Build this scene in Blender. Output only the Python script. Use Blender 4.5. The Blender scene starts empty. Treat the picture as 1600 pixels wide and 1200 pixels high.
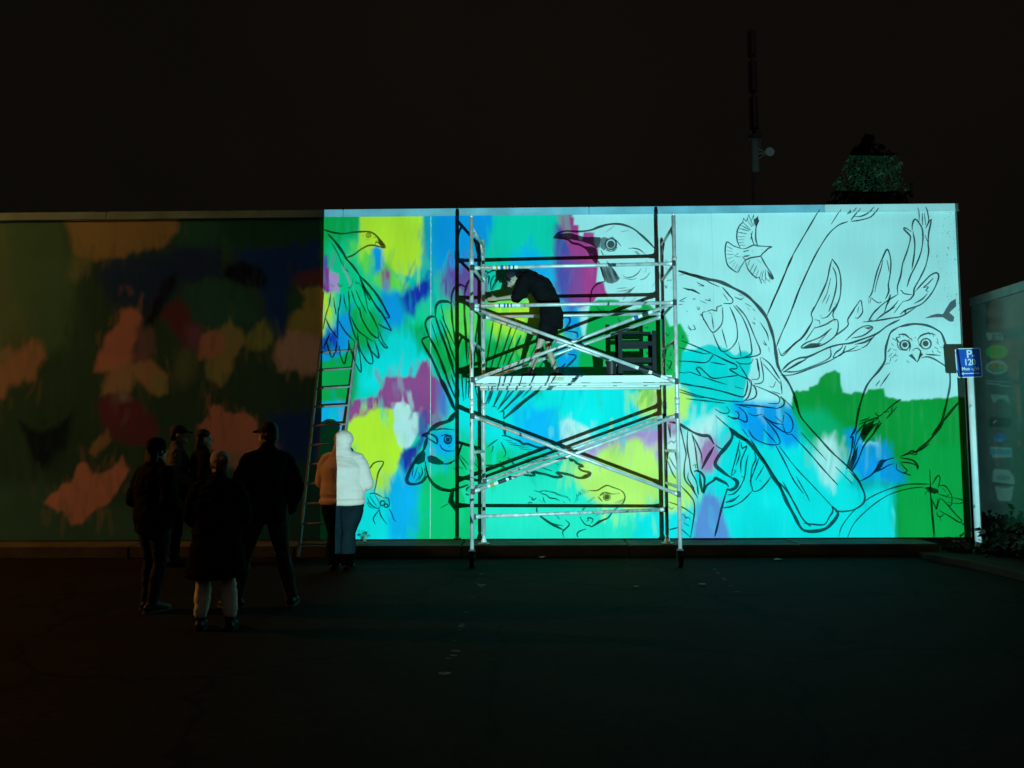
import bpy, bmesh, math, random
import numpy as np
from mathutils import Vector, Matrix, noise
random.seed(7)
rng = np.random.default_rng(11)
SC = bpy.context.scene
COL = SC.collection

# ------------------------------------------------------------------ camera
F = 1248.0                                   # focal length in photo pixels (1600 x 1200)
YAW, PITCH, ROLL, CAMH = 0.9, 4.2, -0.3, 1.6
CROT = (Matrix.Rotation(math.radians(YAW), 3, 'Z') @ Matrix.Rotation(math.radians(90 + PITCH), 3, 'X')
        @ Matrix.Rotation(math.radians(ROLL), 3, 'Z'))
CPOS = Vector((0, 0, CAMH))
cam_data = bpy.data.cameras.new('camera')
cam = bpy.data.objects.new('camera', cam_data)
COL.objects.link(cam)
cam.matrix_world = Matrix.Translation(CPOS) @ CROT.to_4x4()
cam_data.sensor_width = 36.0
cam_data.lens = 36.0 * F / 1600.0
cam_data.clip_end = 1000
SC.camera = cam

# ------------------------------------------------------------------ night sky, exposure
world = bpy.data.worlds.new('World')
SC.world = world
world.use_nodes = True
wn, wl = world.node_tree.nodes, world.node_tree.links
wn.clear()
wo = wn.new('ShaderNodeOutputWorld'); wb = wn.new('ShaderNodeBackground')
wtc = wn.new('ShaderNodeTexCoord'); wnoise = wn.new('ShaderNodeTexNoise'); wramp = wn.new('ShaderNodeValToRGB')
wnoise.inputs['Scale'].default_value = 1.6
wnoise.inputs['Detail'].default_value = 3
wramp.color_ramp.elements[0].position = 0.3
wramp.color_ramp.elements[0].color = (0.0028, 0.0025, 0.0015, 1)
wramp.color_ramp.elements[1].position = 0.75
wramp.color_ramp.elements[1].color = (0.0050, 0.0039, 0.0027, 1)
wl.new(wtc.outputs['Generated'], wnoise.inputs['Vector'])
wl.new(wnoise.outputs['Fac'], wramp.inputs['Fac'])
wl.new(wramp.outputs['Color'], wb.inputs['Color'])
wb.inputs['Strength'].default_value = 1.0
wl.new(wb.outputs['Background'], wo.inputs['Surface'])

PROJ = Vector((1.75, -1.4, 0.43))            # light point of the projector
PROJ_POWER = 7900.0
PROJ_COLOR = (0.40, 0.93, 0.95)
LAMP = Vector((-17.0, 8.8, 7.2))             # sodium street lamp outside the frame
LAMP_POWER = 2050.0
LAMP_COLOR = (1.0, 0.38, 0.06)

# faint diffuse night light from the town behind the camera
sun_d = bpy.data.lights.new('night_glow', 'SUN'); sun_d.energy = 0.026; sun_d.angle = math.radians(40); sun_d.color = (1.0, 0.93, 0.80)
sun = bpy.data.objects.new('night_glow', sun_d); COL.objects.link(sun)
sun.rotation_euler = (math.radians(52), 0, math.radians(14))

SC.view_settings.view_transform = 'Standard'
SC.view_settings.look = 'None'
SC.view_settings.exposure = 0.0
SC.view_settings.gamma = 1.0
SC.view_settings.use_curve_mapping = False
SC.cycles.use_denoising = True
SC.cycles.max_bounces = 6
SC.cycles.diffuse_bounces = 4
SC.cycles.transparent_max_bounces = 16
SC.cycles.caustics_reflective = False
SC.cycles.caustics_refractive = False
SC.cycles.sample_clamp_indirect = 2.0

# ------------------------------------------------------------------ helpers
def ray(px, py):
    return CROT @ Vector(((px - 800) / F, -(py - 600) / F, -1.0))
def on_y(px, py, Y):
    d = ray(px, py); return CPOS + d * (Y / d.y)
def on_z(px, py, z):
    d = ray(px, py); return CPOS + d * ((z - CAMH) / d.z)
def on_x(px, py, X):
    d = ray(px, py); return CPOS + d * (X / d.x)
CR = np.array(CROT)
def to_px(P):                                 # P (n,3) -> px, py
    q = (P - np.array(CPOS)) @ CR
    return 800 + F * q[:, 0] / -q[:, 2], 600 - F * q[:, 1] / -q[:, 2]
def lin(c):
    c = np.asarray(c, float) / 255.0
    return np.where(c <= 0.04045, c / 12.92, ((c + 0.055) / 1.055) ** 2.4)

MATS = {}
def mat(name, color, rough=0.7, metal=0.0, noise_amt=0.25, noise_scale=8.0, bump=0.0, bump_scale=60.0, spec=0.3, sheen=0.0):
    if name in MATS: return MATS[name]
    m = bpy.data.materials.new(name); m.use_nodes = True
    nt = m.node_tree; n = nt.nodes; l = nt.links
    p = n['Principled BSDF']
    tc = n.new('ShaderNodeTexCoord'); nz = n.new('ShaderNodeTexNoise')
    nz.inputs['Scale'].default_value = noise_scale; nz.inputs['Detail'].default_value = 5
    rp = n.new('ShaderNodeValToRGB')
    c = np.array(color)
    rp.color_ramp.elements[0].position = 0.3; rp.color_ramp.elements[1].position = 0.7
    rp.color_ramp.elements[0].color = (*np.clip(c * (1 - noise_amt), 0, 1), 1)
    rp.color_ramp.elements[1].color = (*np.clip(c * (1 + noise_amt), 0, 1), 1)
    l.new(tc.outputs['Object'], nz.inputs['Vector']); l.new(nz.outputs['Fac'], rp.inputs['Fac'])
    l.new(rp.outputs['Color'], p.inputs['Base Color'])
    p.inputs['Roughness'].default_value = rough; p.inputs['Metallic'].default_value = metal
    p.inputs['Specular IOR Level'].default_value = spec
    if sheen: p.inputs['Sheen Weight'].default_value = sheen
    if bump:
        nb = n.new('ShaderNodeTexNoise'); nb.inputs['Scale'].default_value = bump_scale; nb.inputs['Detail'].default_value = 6
        bp = n.new('ShaderNodeBump'); bp.inputs['Strength'].default_value = bump; bp.inputs['Distance'].default_value = 0.01
        l.new(tc.outputs['Object'], nb.inputs['Vector']); l.new(nb.outputs['Fac'], bp.inputs['Height'])
        l.new(bp.outputs['Normal'], p.inputs['Normal'])
    MATS[name] = m
    return m

class MB:
    def __init__(s): s.v = []; s.f = []
    def add(s, vs, fs):
        o = len(s.v); s.v += [tuple(v) for v in vs]; s.f += [tuple(i + o for i in f) for f in fs]; return s
    def box(s, c, size, rot=None, bev=0.0):
        hx, hy, hz = size[0] / 2, size[1] / 2, size[2] / 2
        if bev:
            bm = bmesh.new(); bmesh.ops.create_cube(bm, size=1.0)
            for v in bm.verts: v.co = Vector((v.co.x * size[0], v.co.y * size[1], v.co.z * size[2]))
            bmesh.ops.bevel(bm, geom=bm.edges[:], offset=bev, segments=2, affect='EDGES')
            vs = [v.co.copy() for v in bm.verts]; bm.verts.index_update(); fs = [[v.index for v in f.verts] for f in bm.faces]; bm.free()
        else:
            vs = [Vector((x * hx, y * hy, z * hz)) for x in (-1, 1) for y in (-1, 1) for z in (-1, 1)]
            fs = [(0, 1, 3, 2), (4, 6, 7, 5), (0, 4, 5, 1), (2, 3, 7, 6), (0, 2, 6, 4), (1, 5, 7, 3)]
        c = Vector(c)
        return s.add([(rot @ v if rot else v) + c for v in vs], fs)
    def tube(s, a, b, r, r2=None, n=12, cap=True):
        a, b = Vector(a), Vector(b); r2 = r if r2 is None else r2
        t = (b - a).normalized()
        u = t.orthogonal().normalized(); w = t.cross(u)
        vs = []
        for p, rr in ((a, r), (b, r2)):
            for k in range(n):
                an = 2 * math.pi * k / n
                vs.append(p + (u * math.cos(an) + w * math.sin(an)) * rr)
        fs = [(k, (k + 1) % n, n + (k + 1) % n, n + k) for k in range(n)]
        if cap: fs += [tuple(range(n - 1, -1, -1)), tuple(range(n, 2 * n))]
        return s.add(vs, fs)
    def path(s, pts, r, n=8):
        pts = [Vector(p) for p in pts]
        for a, b in zip(pts[:-1], pts[1:]): s.tube(a, b, r, n=n)
        return s
    def loft(s, pts, radii, side=(1, 0, 0), n=12, cap0=1.0):
        """closed tapered limb; radii = r or (a along side, b across)"""
        pts = [Vector(p) for p in pts]
        rad = [(r, r) if not isinstance(r, (tuple, list)) else r for r in radii]
        side = Vector(side)
        rings = []
        N = len(pts)
        def frame(i):
            t = pts[min(i + 1, N - 1)] - pts[max(i - 1, 0)]
            t = t.normalized()
            u = (side - t * side.dot(t))
            u = t.orthogonal().normalized() if u.length < 1e-4 else u.normalized()
            return t, u, t.cross(u)
        t0, u0, w0 = frame(0); t1, u1, w1 = frame(N - 1)
        m0 = min(rad[0]); m1 = min(rad[-1])
        seq = [(pts[0] - t0 * m0 * 0.85 * cap0, (rad[0][0] * .5, rad[0][1] * .5), u0, w0), (pts[0] - t0 * m0 * 0.5 * cap0, (rad[0][0] * .86, rad[0][1] * .86), u0, w0)]
        for i in range(N):
            t, u, w = frame(i); seq.append((pts[i], rad[i], u, w))
        seq += [(pts[-1] + t1 * m1 * .5, (rad[-1][0] * .86, rad[-1][1] * .86), u1, w1), (pts[-1] + t1 * m1 * .85, (rad[-1][0] * .5, rad[-1][1] * .5), u1, w1)]
        vs = []; fs = []
        for c, (a, b), u, w in seq:
            for k in range(n):
                an = 2 * math.pi * k / n
                vs.append(c + u * a * math.cos(an) + w * b * math.sin(an))
        M = len(seq)
        for i in range(M - 1):
            for k in range(n):
                fs.append((i * n + k, i * n + (k + 1) % n, (i + 1) * n + (k + 1) % n, (i + 1) * n + k))
        fs += [tuple(range(n - 1, -1, -1)), tuple(range((M - 1) * n, M * n))]
        return s.add(vs, fs)
    def ball(s, c, r, rot=None, nu=14, nv=9):
        r = (r, r, r) if not isinstance(r, (tuple, list)) else r
        c = Vector(c); vs = []; fs = []
        for i in range(1, nv):
            th = math.pi * i / nv
            for k in range(nu):
                ph = 2 * math.pi * k / nu
                v = Vector((r[0] * math.sin(th) * math.cos(ph), r[1] * math.sin(th) * math.sin(ph), r[2] * math.cos(th)))
                vs.append((rot @ v if rot else v) + c)
        top = len(vs); vs.append((rot @ Vector((0, 0, r[2])) if rot else Vector((0, 0, r[2]))) + c)
        bot = len(vs); vs.append((rot @ Vector((0, 0, -r[2])) if rot else Vector((0, 0, -r[2]))) + c)
        for i in range(nv - 2):
            for k in range(nu): fs.append((i * nu + k, (i + 1) * nu + k, (i + 1) * nu + (k + 1) % nu, i * nu + (k + 1) % nu))
        for k in range(nu):
            fs.append((top, k, (k + 1) % nu)); fs.append((bot, (nv - 2) * nu + (k + 1) % nu, (nv - 2) * nu + k))
        return s.add(vs, fs)
    def build(s, name, m, parent=None, smooth=False):
        me = bpy.data.meshes.new(name); me.from_pydata(s.v, [], s.f); me.update()
        return link(name, me, m, parent, smooth)

def link(name, me, m, parent=None, smooth=False):
    o = bpy.data.objects.new(name, me); COL.objects.link(o)
    if m: me.materials.append(m)
    if parent: o.parent = parent; o.matrix_parent_inverse = parent.matrix_world.inverted()
    if smooth: me.polygons.foreach_set('use_smooth', [True] * len(me.polygons))
    return o
def empty(name, loc, label=None, cat=None, group=None):
    o = bpy.data.objects.new(name, None); COL.objects.link(o)
    o.matrix_world = Matrix.Translation(Vector(loc)); o.empty_display_size = 0.1
    tag(o, label, cat, group); return o
def tag(o, label=None, cat=None, group=None, kind=None):
    if label: o['label'] = label
    if cat: o['category'] = cat
    if group: o['group'] = group
    if kind: o['kind'] = kind
    return o
def grid_mesh(name, P, nx, nz, colors, m, parent, smooth=False):
    me = bpy.data.meshes.new(name)
    nv = nx * nz; nf = (nx - 1) * (nz - 1)
    me.vertices.add(nv); me.vertices.foreach_set('co', P.astype(np.float32).ravel())
    idx = np.arange(nv).reshape(nz, nx)
    q = np.stack([idx[:-1, :-1], idx[:-1, 1:], idx[1:, 1:], idx[1:, :-1]], -1).reshape(-1)
    me.loops.add(nf * 4); me.loops.foreach_set('vertex_index', q.astype(np.int32))
    me.polygons.add(nf); me.polygons.foreach_set('loop_start', (np.arange(nf) * 4).astype(np.int32))
    me.update(calc_edges=True)
    a = me.color_attributes.new('paint', 'FLOAT_COLOR', 'POINT')
    a.data.foreach_set('color', np.concatenate([colors, np.ones((nv, 1))], 1).astype(np.float32).ravel())
    return link(name, me, m, parent, smooth)

# value noise on pixel coordinates
class VN:
    def __init__(s, seed): s.t = np.random.default_rng(seed).random((256, 256)) * 2 - 1
    def __call__(s, x, y):
        xi = np.floor(x).astype(int); yi = np.floor(y).astype(int)
        fx = x - xi; fy = y - yi
        fx = fx * fx * (3 - 2 * fx); fy = fy * fy * (3 - 2 * fy)
        t = s.t
        a = t[yi & 255, xi & 255]; b = t[yi & 255, (xi + 1) & 255]; c = t[(yi + 1) & 255, xi & 255]; d = t[(yi + 1) & 255, (xi + 1) & 255]
        return (a * (1 - fx) + b * fx) * (1 - fy) + (c * (1 - fx) + d * fx) * fy
def poly_sdf(x, y, pts):
    pts = np.asarray(pts, float); n = len(pts)
    d = np.full(x.shape, 1e9); inside = np.zeros(x.shape, bool)
    for i in range(n):
        ax, ay = pts[i]; bx, by = pts[(i + 1) % n]
        ex, ey = bx - ax, by - ay; wx, wy = x - ax, y - ay
        t = np.clip((wx * ex + wy * ey) / (ex * ex + ey * ey + 1e-9), 0, 1)
        d = np.minimum(d, (wx - ex * t) ** 2 + (wy - ey * t) ** 2)
        c = ((ay > y) != (by > y)) & (x < ex * (y - ay) / (ey if abs(ey) > 1e-9 else 1e-9) + ax)
        inside ^= c
    d = np.sqrt(d)
    return np.where(inside, -d, d)
def P_(s): return [tuple(float(k) for k in w.split(',')) for w in s.split()]
# ------------------------------------------------------------------ ground and kerb
WY = 11.95                                   # face of the mural wall
WZ0, WZ1 = 0.178, 5.165
WX0, WX1 = -10.0, 6.53
KY, KZ = 11.32, 0.165                        # kerb ledge front and top

m = bpy.data.materials.new('asphalt'); m.use_nodes = True; MATS['asphalt'] = m
n, l = m.node_tree.nodes, m.node_tree.links
p = n['Principled BSDF']; tc = n.new('ShaderNodeTexCoord')
n1 = n.new('ShaderNodeTexNoise'); n1.inputs['Scale'].default_value = 0.55; n1.inputs['Detail'].default_value = 6; n1.inputs['Roughness'].default_value = .65
n2 = n.new('ShaderNodeTexVoronoi'); n2.inputs['Scale'].default_value = 95
r1 = n.new('ShaderNodeValToRGB'); r1.color_ramp.elements[0].position = .32; r1.color_ramp.elements[1].position = .72
r1.color_ramp.elements[0].color = (.0088, .0060, .0036, 1); r1.color_ramp.elements[1].color = (.0225, .0152, .0090, 1)
r2 = n.new('ShaderNodeValToRGB'); r2.color_ramp.elements[0].color = (1.5, 1.5, 1.5, 1); r2.color_ramp.elements[1].color = (.55, .55, .55, 1); r2.color_ramp.elements[1].position = .6
mx = n.new('ShaderNodeMix'); mx.data_type = 'RGBA'; mx.blend_type = 'MULTIPLY'; mx.inputs['Factor'].default_value = .8
bp = n.new('ShaderNodeBump'); bp.inputs['Strength'].default_value = .5; bp.inputs['Distance'].default_value = .006
l.new(tc.outputs['Object'], n1.inputs['Vector']); l.new(tc.outputs['Object'], n2.inputs['Vector'])
l.new(n1.outputs['Fac'], r1.inputs['Fac']); l.new(n2.outputs['Distance'], r2.inputs['Fac'])
l.new(r1.outputs['Color'], mx.inputs['A']); l.new(r2.outputs['Color'], mx.inputs['B'])
ck = n.new('ShaderNodeTexVoronoi'); ck.feature = 'DISTANCE_TO_EDGE'; ck.inputs['Scale'].default_value = .42
wv = n.new('ShaderNodeTexNoise'); wv.inputs['Scale'].default_value = 2.2; wv.inputs['Detail'].default_value = 5
va = n.new('ShaderNodeVectorMath'); va.operation = 'ADD'; vs = n.new('ShaderNodeVectorMath'); vs.operation = 'SCALE'; vs.inputs['Scale'].default_value = .5
l.new(tc.outputs['Object'], wv.inputs['Vector']); l.new(wv.outputs['Color'], vs.inputs[0]); l.new(vs.outputs['Vector'], va.inputs[0]); l.new(tc.outputs['Object'], va.inputs[1]); l.new(va.outputs['Vector'], ck.inputs['Vector'])
cr = n.new('ShaderNodeValToRGB'); cr.color_ramp.elements[0].position = .004; cr.color_ramp.elements[0].color = (.25, .25, .25, 1); cr.color_ramp.elements[1].position = .016; cr.color_ramp.elements[1].color = (1, 1, 1, 1)
l.new(ck.outputs['Distance'], cr.inputs['Fac'])
mc = n.new('ShaderNodeMix'); mc.data_type = 'RGBA'; mc.blend_type = 'MULTIPLY'; mc.inputs['Factor'].default_value = 1
n3 = n.new('ShaderNodeTexNoise'); n3.inputs['Scale'].default_value = 11; n3.inputs['Detail'].default_value = 8; n3.inputs['Roughness'].default_value = .75
r3 = n.new('ShaderNodeValToRGB'); r3.color_ramp.elements[0].position = .3; r3.color_ramp.elements[0].color = (.45, .45, .45, 1); r3.color_ramp.elements[1].position = .72; r3.color_ramp.elements[1].color = (1.7, 1.7, 1.65, 1)
l.new(tc.outputs['Object'], n3.inputs['Vector']); l.new(n3.outputs['Fac'], r3.inputs['Fac'])
md = n.new('ShaderNodeMix'); md.data_type = 'RGBA'; md.blend_type = 'MULTIPLY'; md.inputs['Factor'].default_value = 1
l.new(mx.outputs['Result'], mc.inputs['A']); l.new(cr.outputs['Color'], mc.inputs['B']); l.new(mc.outputs['Result'], md.inputs['A']); l.new(r3.outputs['Color'], md.inputs['B']); l.new(md.outputs['Result'], p.inputs['Base Color'])
l.new(n2.outputs['Distance'], bp.inputs['Height']); l.new(bp.outputs['Normal'], p.inputs['Normal'])
p.inputs['Roughness'].default_value = .9; p.inputs['Specular IOR Level'].default_value = .10

g = MB().add([(-300, -200, 0), (300, -200, 0), (300, 400, 0), (-300, 400, 0)], [(0, 1, 2, 3)]).build('ground', MATS['asphalt'])
tag(g, 'dark asphalt car park in front of the mural wall', 'ground', kind='structure')

m_conc = mat('weathered_concrete', (.105, .10, .085), .9, noise_amt=.35, noise_scale=2.2, bump=.35, bump_scale=40)
m_line = mat('worn_road_paint', (.075, .07, .06), .8, noise_amt=.6, noise_scale=18)
m_soil = mat('garden_soil', (.022, .018, .013), .95, noise_amt=.5, noise_scale=14, bump=.8, bump_scale=30)

kb = empty('kerb', (-2, KY, 0)); tag(kb, 'long low concrete kerb ledge along the foot of the mural wall', 'kerb', kind='structure')
xs = [-10.0, -7.95, -5.6, -3.25, -0.9, 1.45, 3.8, 5.75]
for a, b in zip(xs[:-1], xs[1:]):
    MB().box(((a + b) / 2, (KY + WY + .02) / 2 + random.uniform(-.004, .004), KZ / 2 + random.uniform(-.004, .003)), (b - a - .012, WY + .02 - KY, KZ), bev=.012).build('kerb_stone', m_conc, kb)

# worn parking-bay lines: broken flakes of paint
def worn_line(p0, p1, wid, keep, seed):
    r = random.Random(seed)
    a, b = Vector(p0), Vector(p1); t = (b - a); L = t.length; t.normalize(); s = Vector((-t.y, t.x, 0))
    mb = MB(); k = 0.0
    while k < L:
        if r.random() < keep:
            ln = r.uniform(.02, .07)
            pts = []
            for j in range(7):
                an = 2 * math.pi * j / 7
                pts.append(a + t * (k + ln * .5 * math.cos(an) * r.uniform(.6, 1.1)) + s * (wid * .5 * math.sin(an) * r.uniform(.5, 1.1)) + Vector((0, 0, .004)))
            mb.add(pts, [tuple(range(7))])
        k += .06
    return mb
for i, (q0, q1, kp) in enumerate([((757, 885), (688, 1062), .10), ((1108, 882), (1152, 925), .30)]):
    a, b = on_z(*q0, 0), on_z(*q1, 0)
    o = worn_line(a, b, .07, kp, 4 + i).build('bay_line', m_line)
    tag(o, ['worn white bay line running towards the camera from the scaffold', 'faint worn bay line on asphalt by the kerb'][i], 'road marking', kind='structure')
mb = MB()
for q, sz in (((712, 1017), .07), ((708, 1024), .06), ((695, 1052), .09), ((752, 914), .09), ((752, 917), .05)):
    c = on_z(*q, .005)
    r = random.Random(int(q[0] * 7 + q[1]))
    mb.add([c + Vector((math.cos(j) * sz * r.uniform(.4, .7), math.sin(j) * sz * r.uniform(.25, .5), 0)) for j in [k * 2 * math.pi / 7 for k in range(7)]], [tuple(range(7))])
o = mb.build('bay_line', mat('bright_road_paint', (.13, .125, .11), .8, noise_amt=.5, noise_scale=30)); tag(o, 'brighter flakes left of the worn white bay line', 'road marking', kind='structure')

# ------------------------------------------------------------------ mural wall
LP = np.array([.40, .93, .95])               # light on the projected part (for turning seen colours into paint colours)
LD = np.array([.105, .040, .0085])           # sodium light on the dark part
n1_, n2_, n3_, n4_ = VN(1), VN(2), VN(3), VN(4)
# colour, softness, wobble, outline in photo pixels
G, GD, LG, LG2, TL, CY, BL, SB, DB, PU, LV, WH, MG, PB, BPU, LL, AQ = ((0, 165, 78), (0, 148, 58), (158, 230, 50), (80, 215, 80), (0, 200, 172), (0, 218, 220), (0, 150, 226), (0, 172, 236), (14, 48, 168),
    (124, 74, 140), (150, 140, 205), (185, 226, 226), (146, 62, 140), (76, 138, 205), (62, 78, 165), (160, 234, 110), (30, 222, 192))
LIT = [
 ((140, 229, 231), 1, 0, '892,325 1560,325 1560,860 1000,860 1000,690 950,640 905,480 920,400'),
 (TL, 1, 0, '490,325 895,325 900,480 925,590 1000,600 1040,640 1040,850 490,850'),
 (AQ, 12, 6, '660,740 1000,735 1000,850 650,850'),
 (G, 6, 3, '490,330 562,330 560,395 545,405 490,420'),
 ((0, 198, 140), 8, 5, '508,378 560,372 600,420 610,470 600,520 540,500 520,440'),
 (LG2, 6, 4, '545,380 600,380 620,430 640,450 610,460 580,440 560,410'),
 (LG, 2.5, 3, '561,325 663,325 665,360 663,395 655,402 658,412 640,432 618,425 605,412 590,402 575,395 562,380'),
 (BL, 3, 2, '580,390 588,384 596,388 599,405 597,422 586,424 579,412'),
 (PU, 3, 2, '595,425 603,416 609,425 609,448 604,458 597,448'),
 (BPU, 3, 2, '503,396 512,400 514,418 503,425'),
 ((110, 55, 145), 1.5, 2, '500,420 515,418 516,455 510,457 500,448'),
 (LV, 1.5, 2, '515,425 528,427 529,456 514,455'),
 (LG, 3, 3, '498,449 512,458 521,455 523,485 515,505 500,535'),
 (G, 6, 4, '540,480 580,480 608,505 612,525 600,560 585,585 560,590 548,575 540,560'),
 (G, 4, 3, '498,560 560,548 560,600 545,640 498,645'),
 (BL, 4, 4, '500,540 512,515 535,490 548,495 552,520 540,545 515,560 500,568'),
 (DB, 5, 3, '502,528 516,517 528,515 526,540 510,550 502,548'),
 (SB, 3, 3, '498,628 540,626 536,668 498,672'),
 ((0, 160, 176), 4, 3, '663,325 674,325 676,400 668,432 655,432 660,402'),
 (BL, 5, 3, '674,325 773,325 773,345 765,375 752,398 740,420 715,425 690,422 674,432'),
 (BL, 9, 4, '595,455 625,455 635,500 605,520 590,480'),
 (DB, 6, 4, '624,462 640,448 658,436 674,430 674,450 664,468 652,480 648,495 632,488'),
 ((84, 76, 158), 7, 4, '683,432 700,418 722,414 755,425 758,470 720,476 690,462'),
 ((0, 205, 140), 9, 5, '650,480 720,470 720,500 690,505 660,520 640,505'),
 (CY, 12, 7, '560,555 600,530 680,515 690,560 660,590 640,590 600,590 595,620 565,610 560,580'),
 (G, 6, 4, '640,508 662,508 676,530 690,520 740,500 748,590 700,595 675,560 655,545'),
 (LG2, 7, 4, '692,485 720,472 745,480 748,525 705,528'),
 (PU, 2.5, 3, '540,628 560,622 590,620 600,588 648,588 658,570 668,562 676,586 692,600 693,640 688,668 655,662 645,640 620,634 600,655 560,672 540,660'),
 (LG, 2.5, 3, '536,672 552,652 568,650 586,638 616,640 622,680 632,708 618,738 602,755 600,780 570,775 555,740 540,705'),
 (WH, 1.8, 2, '616,640 620,630 629,626 640,634 642,643 654,646 655,672 646,690 640,699 628,702 620,690 614,668'),
 ((60, 78, 168), 2.5, 2, '655,645 668,640 670,668 662,690 654,680'),
 ((22, 44, 150), 3.5, 3, '630,702 650,695 660,680 664,690 652,712 644,735 628,742 622,725'),
 (CY, 5, 4, '545,770 585,765 605,790 620,850 540,850'),
 (SB, 8, 5, '606,745 650,735 668,745 660,790 650,825 625,850 612,850 604,790'),
 ((0, 188, 112), 8, 5, '660,740 742,735 745,850 648,850 655,800'),
 ((0, 188, 118), 9, 4, '690,700 760,690 800,705 790,740 700,745'),
 (SB, 7, 3, '668,675 700,672 715,690 705,712 668,712'),
 (CY, 12, 5, '700,600 745,595 1005,600 1005,680 930,690 870,700 800,700 720,670 690,650'),
 ((64, 110, 200), 5, 3, '686,610 700,598 704,620 698,650 690,650'),
 # behind the scaffold
 (TL, 6, 3, '772,325 880,325 876,380 870,420 800,425 770,400'),
 (SB, 7, 4, '795,400 815,388 840,395 868,412 872,480 880,510 800,510 790,430'),
 (BL, 6, 4, '850,470 905,468 908,545 895,580 850,585'),
 ((96, 84, 150), 5, 3, '728,440 758,440 762,470 735,472'),
 (LG2, 8, 4, '755,462 800,450 830,460 875,478 880,530 770,535 750,500'),
 (LG, 9, 4, '775,478 840,476 830,505 800,520 775,512'),
 (G, 8, 5, '740,530 870,530 868,585 740,592'),
 ((0, 160, 178), 6, 3, '856,585 905,560 930,580 925,595 860,598'),
 (BPU, 6, 3, '868,352 890,350 903,420 902,478 872,470 866,420'),
 (MG, 1.4, 1, '878,336 893,333 892,338 897,340 897,352 904,352 904,361 905,374 910,376 912,363 928,364 929,382 935,390 934,420 932,441 944,442 946,453 950,462 932,465 925,476 905,480 898,470 896,420 893,400 880,370'),
 ((110, 74, 150), 6, 2, '888,400 908,398 912,478 890,476'),
 (G, 1.6, 1.5, '922,478 928,470 948,467 966,468 970,478 985,485 1002,480 1003,468 1016,478 1040,494 1046,510 1062,505 1072,520 1077,534 1070,545 1066,562 1072,580 1066,596 1000,612 925,590 905,580 905,560 915,520'),
 (SB, 8, 4, '800,640 868,640 876,690 850,705 810,690'),
 (WH, 3, 2, '876,658 886,653 905,660 922,672 924,690 884,700 876,690'),
 (LV, 6, 3, '895,700 940,690 1000,672 1034,668 1034,720 990,720 920,730'),
 (LL, 6, 4, '902,725 940,705 975,688 1000,688 1020,705 1034,735 1032,775 1010,802 980,795 930,785 905,760 895,740'),
 (LL, 6, 4, '985,618 1010,605 1068,605 1078,622 1072,650 1040,655 1000,648'),
 (CY, 5, 2, '990,802 1050,800 1090,810 1090,850 988,850'),
]
LIT2 = [                                      # the part on white primer at the right
 (CY, 10, 4, '1060,620 1250,640 1330,700 1400,760 1402,860 1060,860 1040,790 1050,700'),
 ((0, 205, 206), 1.6, 1.5, '1066,548 1085,545 1110,538 1132,543 1150,556 1158,548 1176,552 1172,580 1165,602 1160,645 1120,650 1070,645 1062,590'),
 (LL, 5, 3, '1035,610 1068,605 1080,622 1074,655 1040,660'),
 ((150, 120, 170), 6, 3, '1030,650 1064,650 1066,690 1045,705 1030,700'),
 (WH, 8, 4, '1035,690 1064,680 1090,660 1120,645 1130,660 1110,690 1095,720 1070,745 1035,740'),
 ((140, 118, 172), 6, 3, '1092,695 1110,678 1122,690 1126,715 1112,738 1092,735'),
 (LL, 6, 3, '1030,738 1065,742 1085,760 1086,785 1070,800 1035,800'),
 (PB, 4, 3, '1086,790 1100,770 1120,775 1128,800 1138,830 1142,855 1078,855 1082,815'),
 (CY, 6, 3, '1035,800 1080,805 1078,855 1035,855'),
 (BL, 7, 3, '1146,630 1165,628 1205,630 1240,635 1252,655 1250,690 1230,700 1175,690 1150,660'),
 (GD, 1.6, 2, '1236,640 1238,622 1240,612 1262,609 1264,603 1277,601 1280,590 1290,583 1304,579 1313,582 1314,600 1318,613 1330,616 1340,611 1352,616 1358,608 1380,606 1382,618 1398,622 1410,626 1430,624 1470,622 1530,619 1535,860 1396,860 1398,800 1392,770 1386,720 1372,690 1330,690 1300,700 1262,680'),
 ((0, 168, 110), 9, 4, '1240,640 1290,640 1340,690 1330,720 1290,720 1250,680'),
 ((0, 160, 70), 8, 4, '1440,700 1535,690 1535,860 1410,860 1405,760'),
 ((0, 172, 176), 10, 4, '1330,740 1395,745 1396,780 1360,790 1330,770'),
 (BL, 6, 4, '1322,672 1338,670 1345,690 1360,692 1384,690 1388,715 1408,735 1415,752 1385,752 1350,750 1330,730'),
 ((150, 226, 226), 7, 6, '1275,690 1305,678 1312,720 1308,750 1300,772 1282,745 1270,720'),
 (CY, 7, 3, '1250,760 1395,765 1397,860 1240,860'),
]
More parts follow.
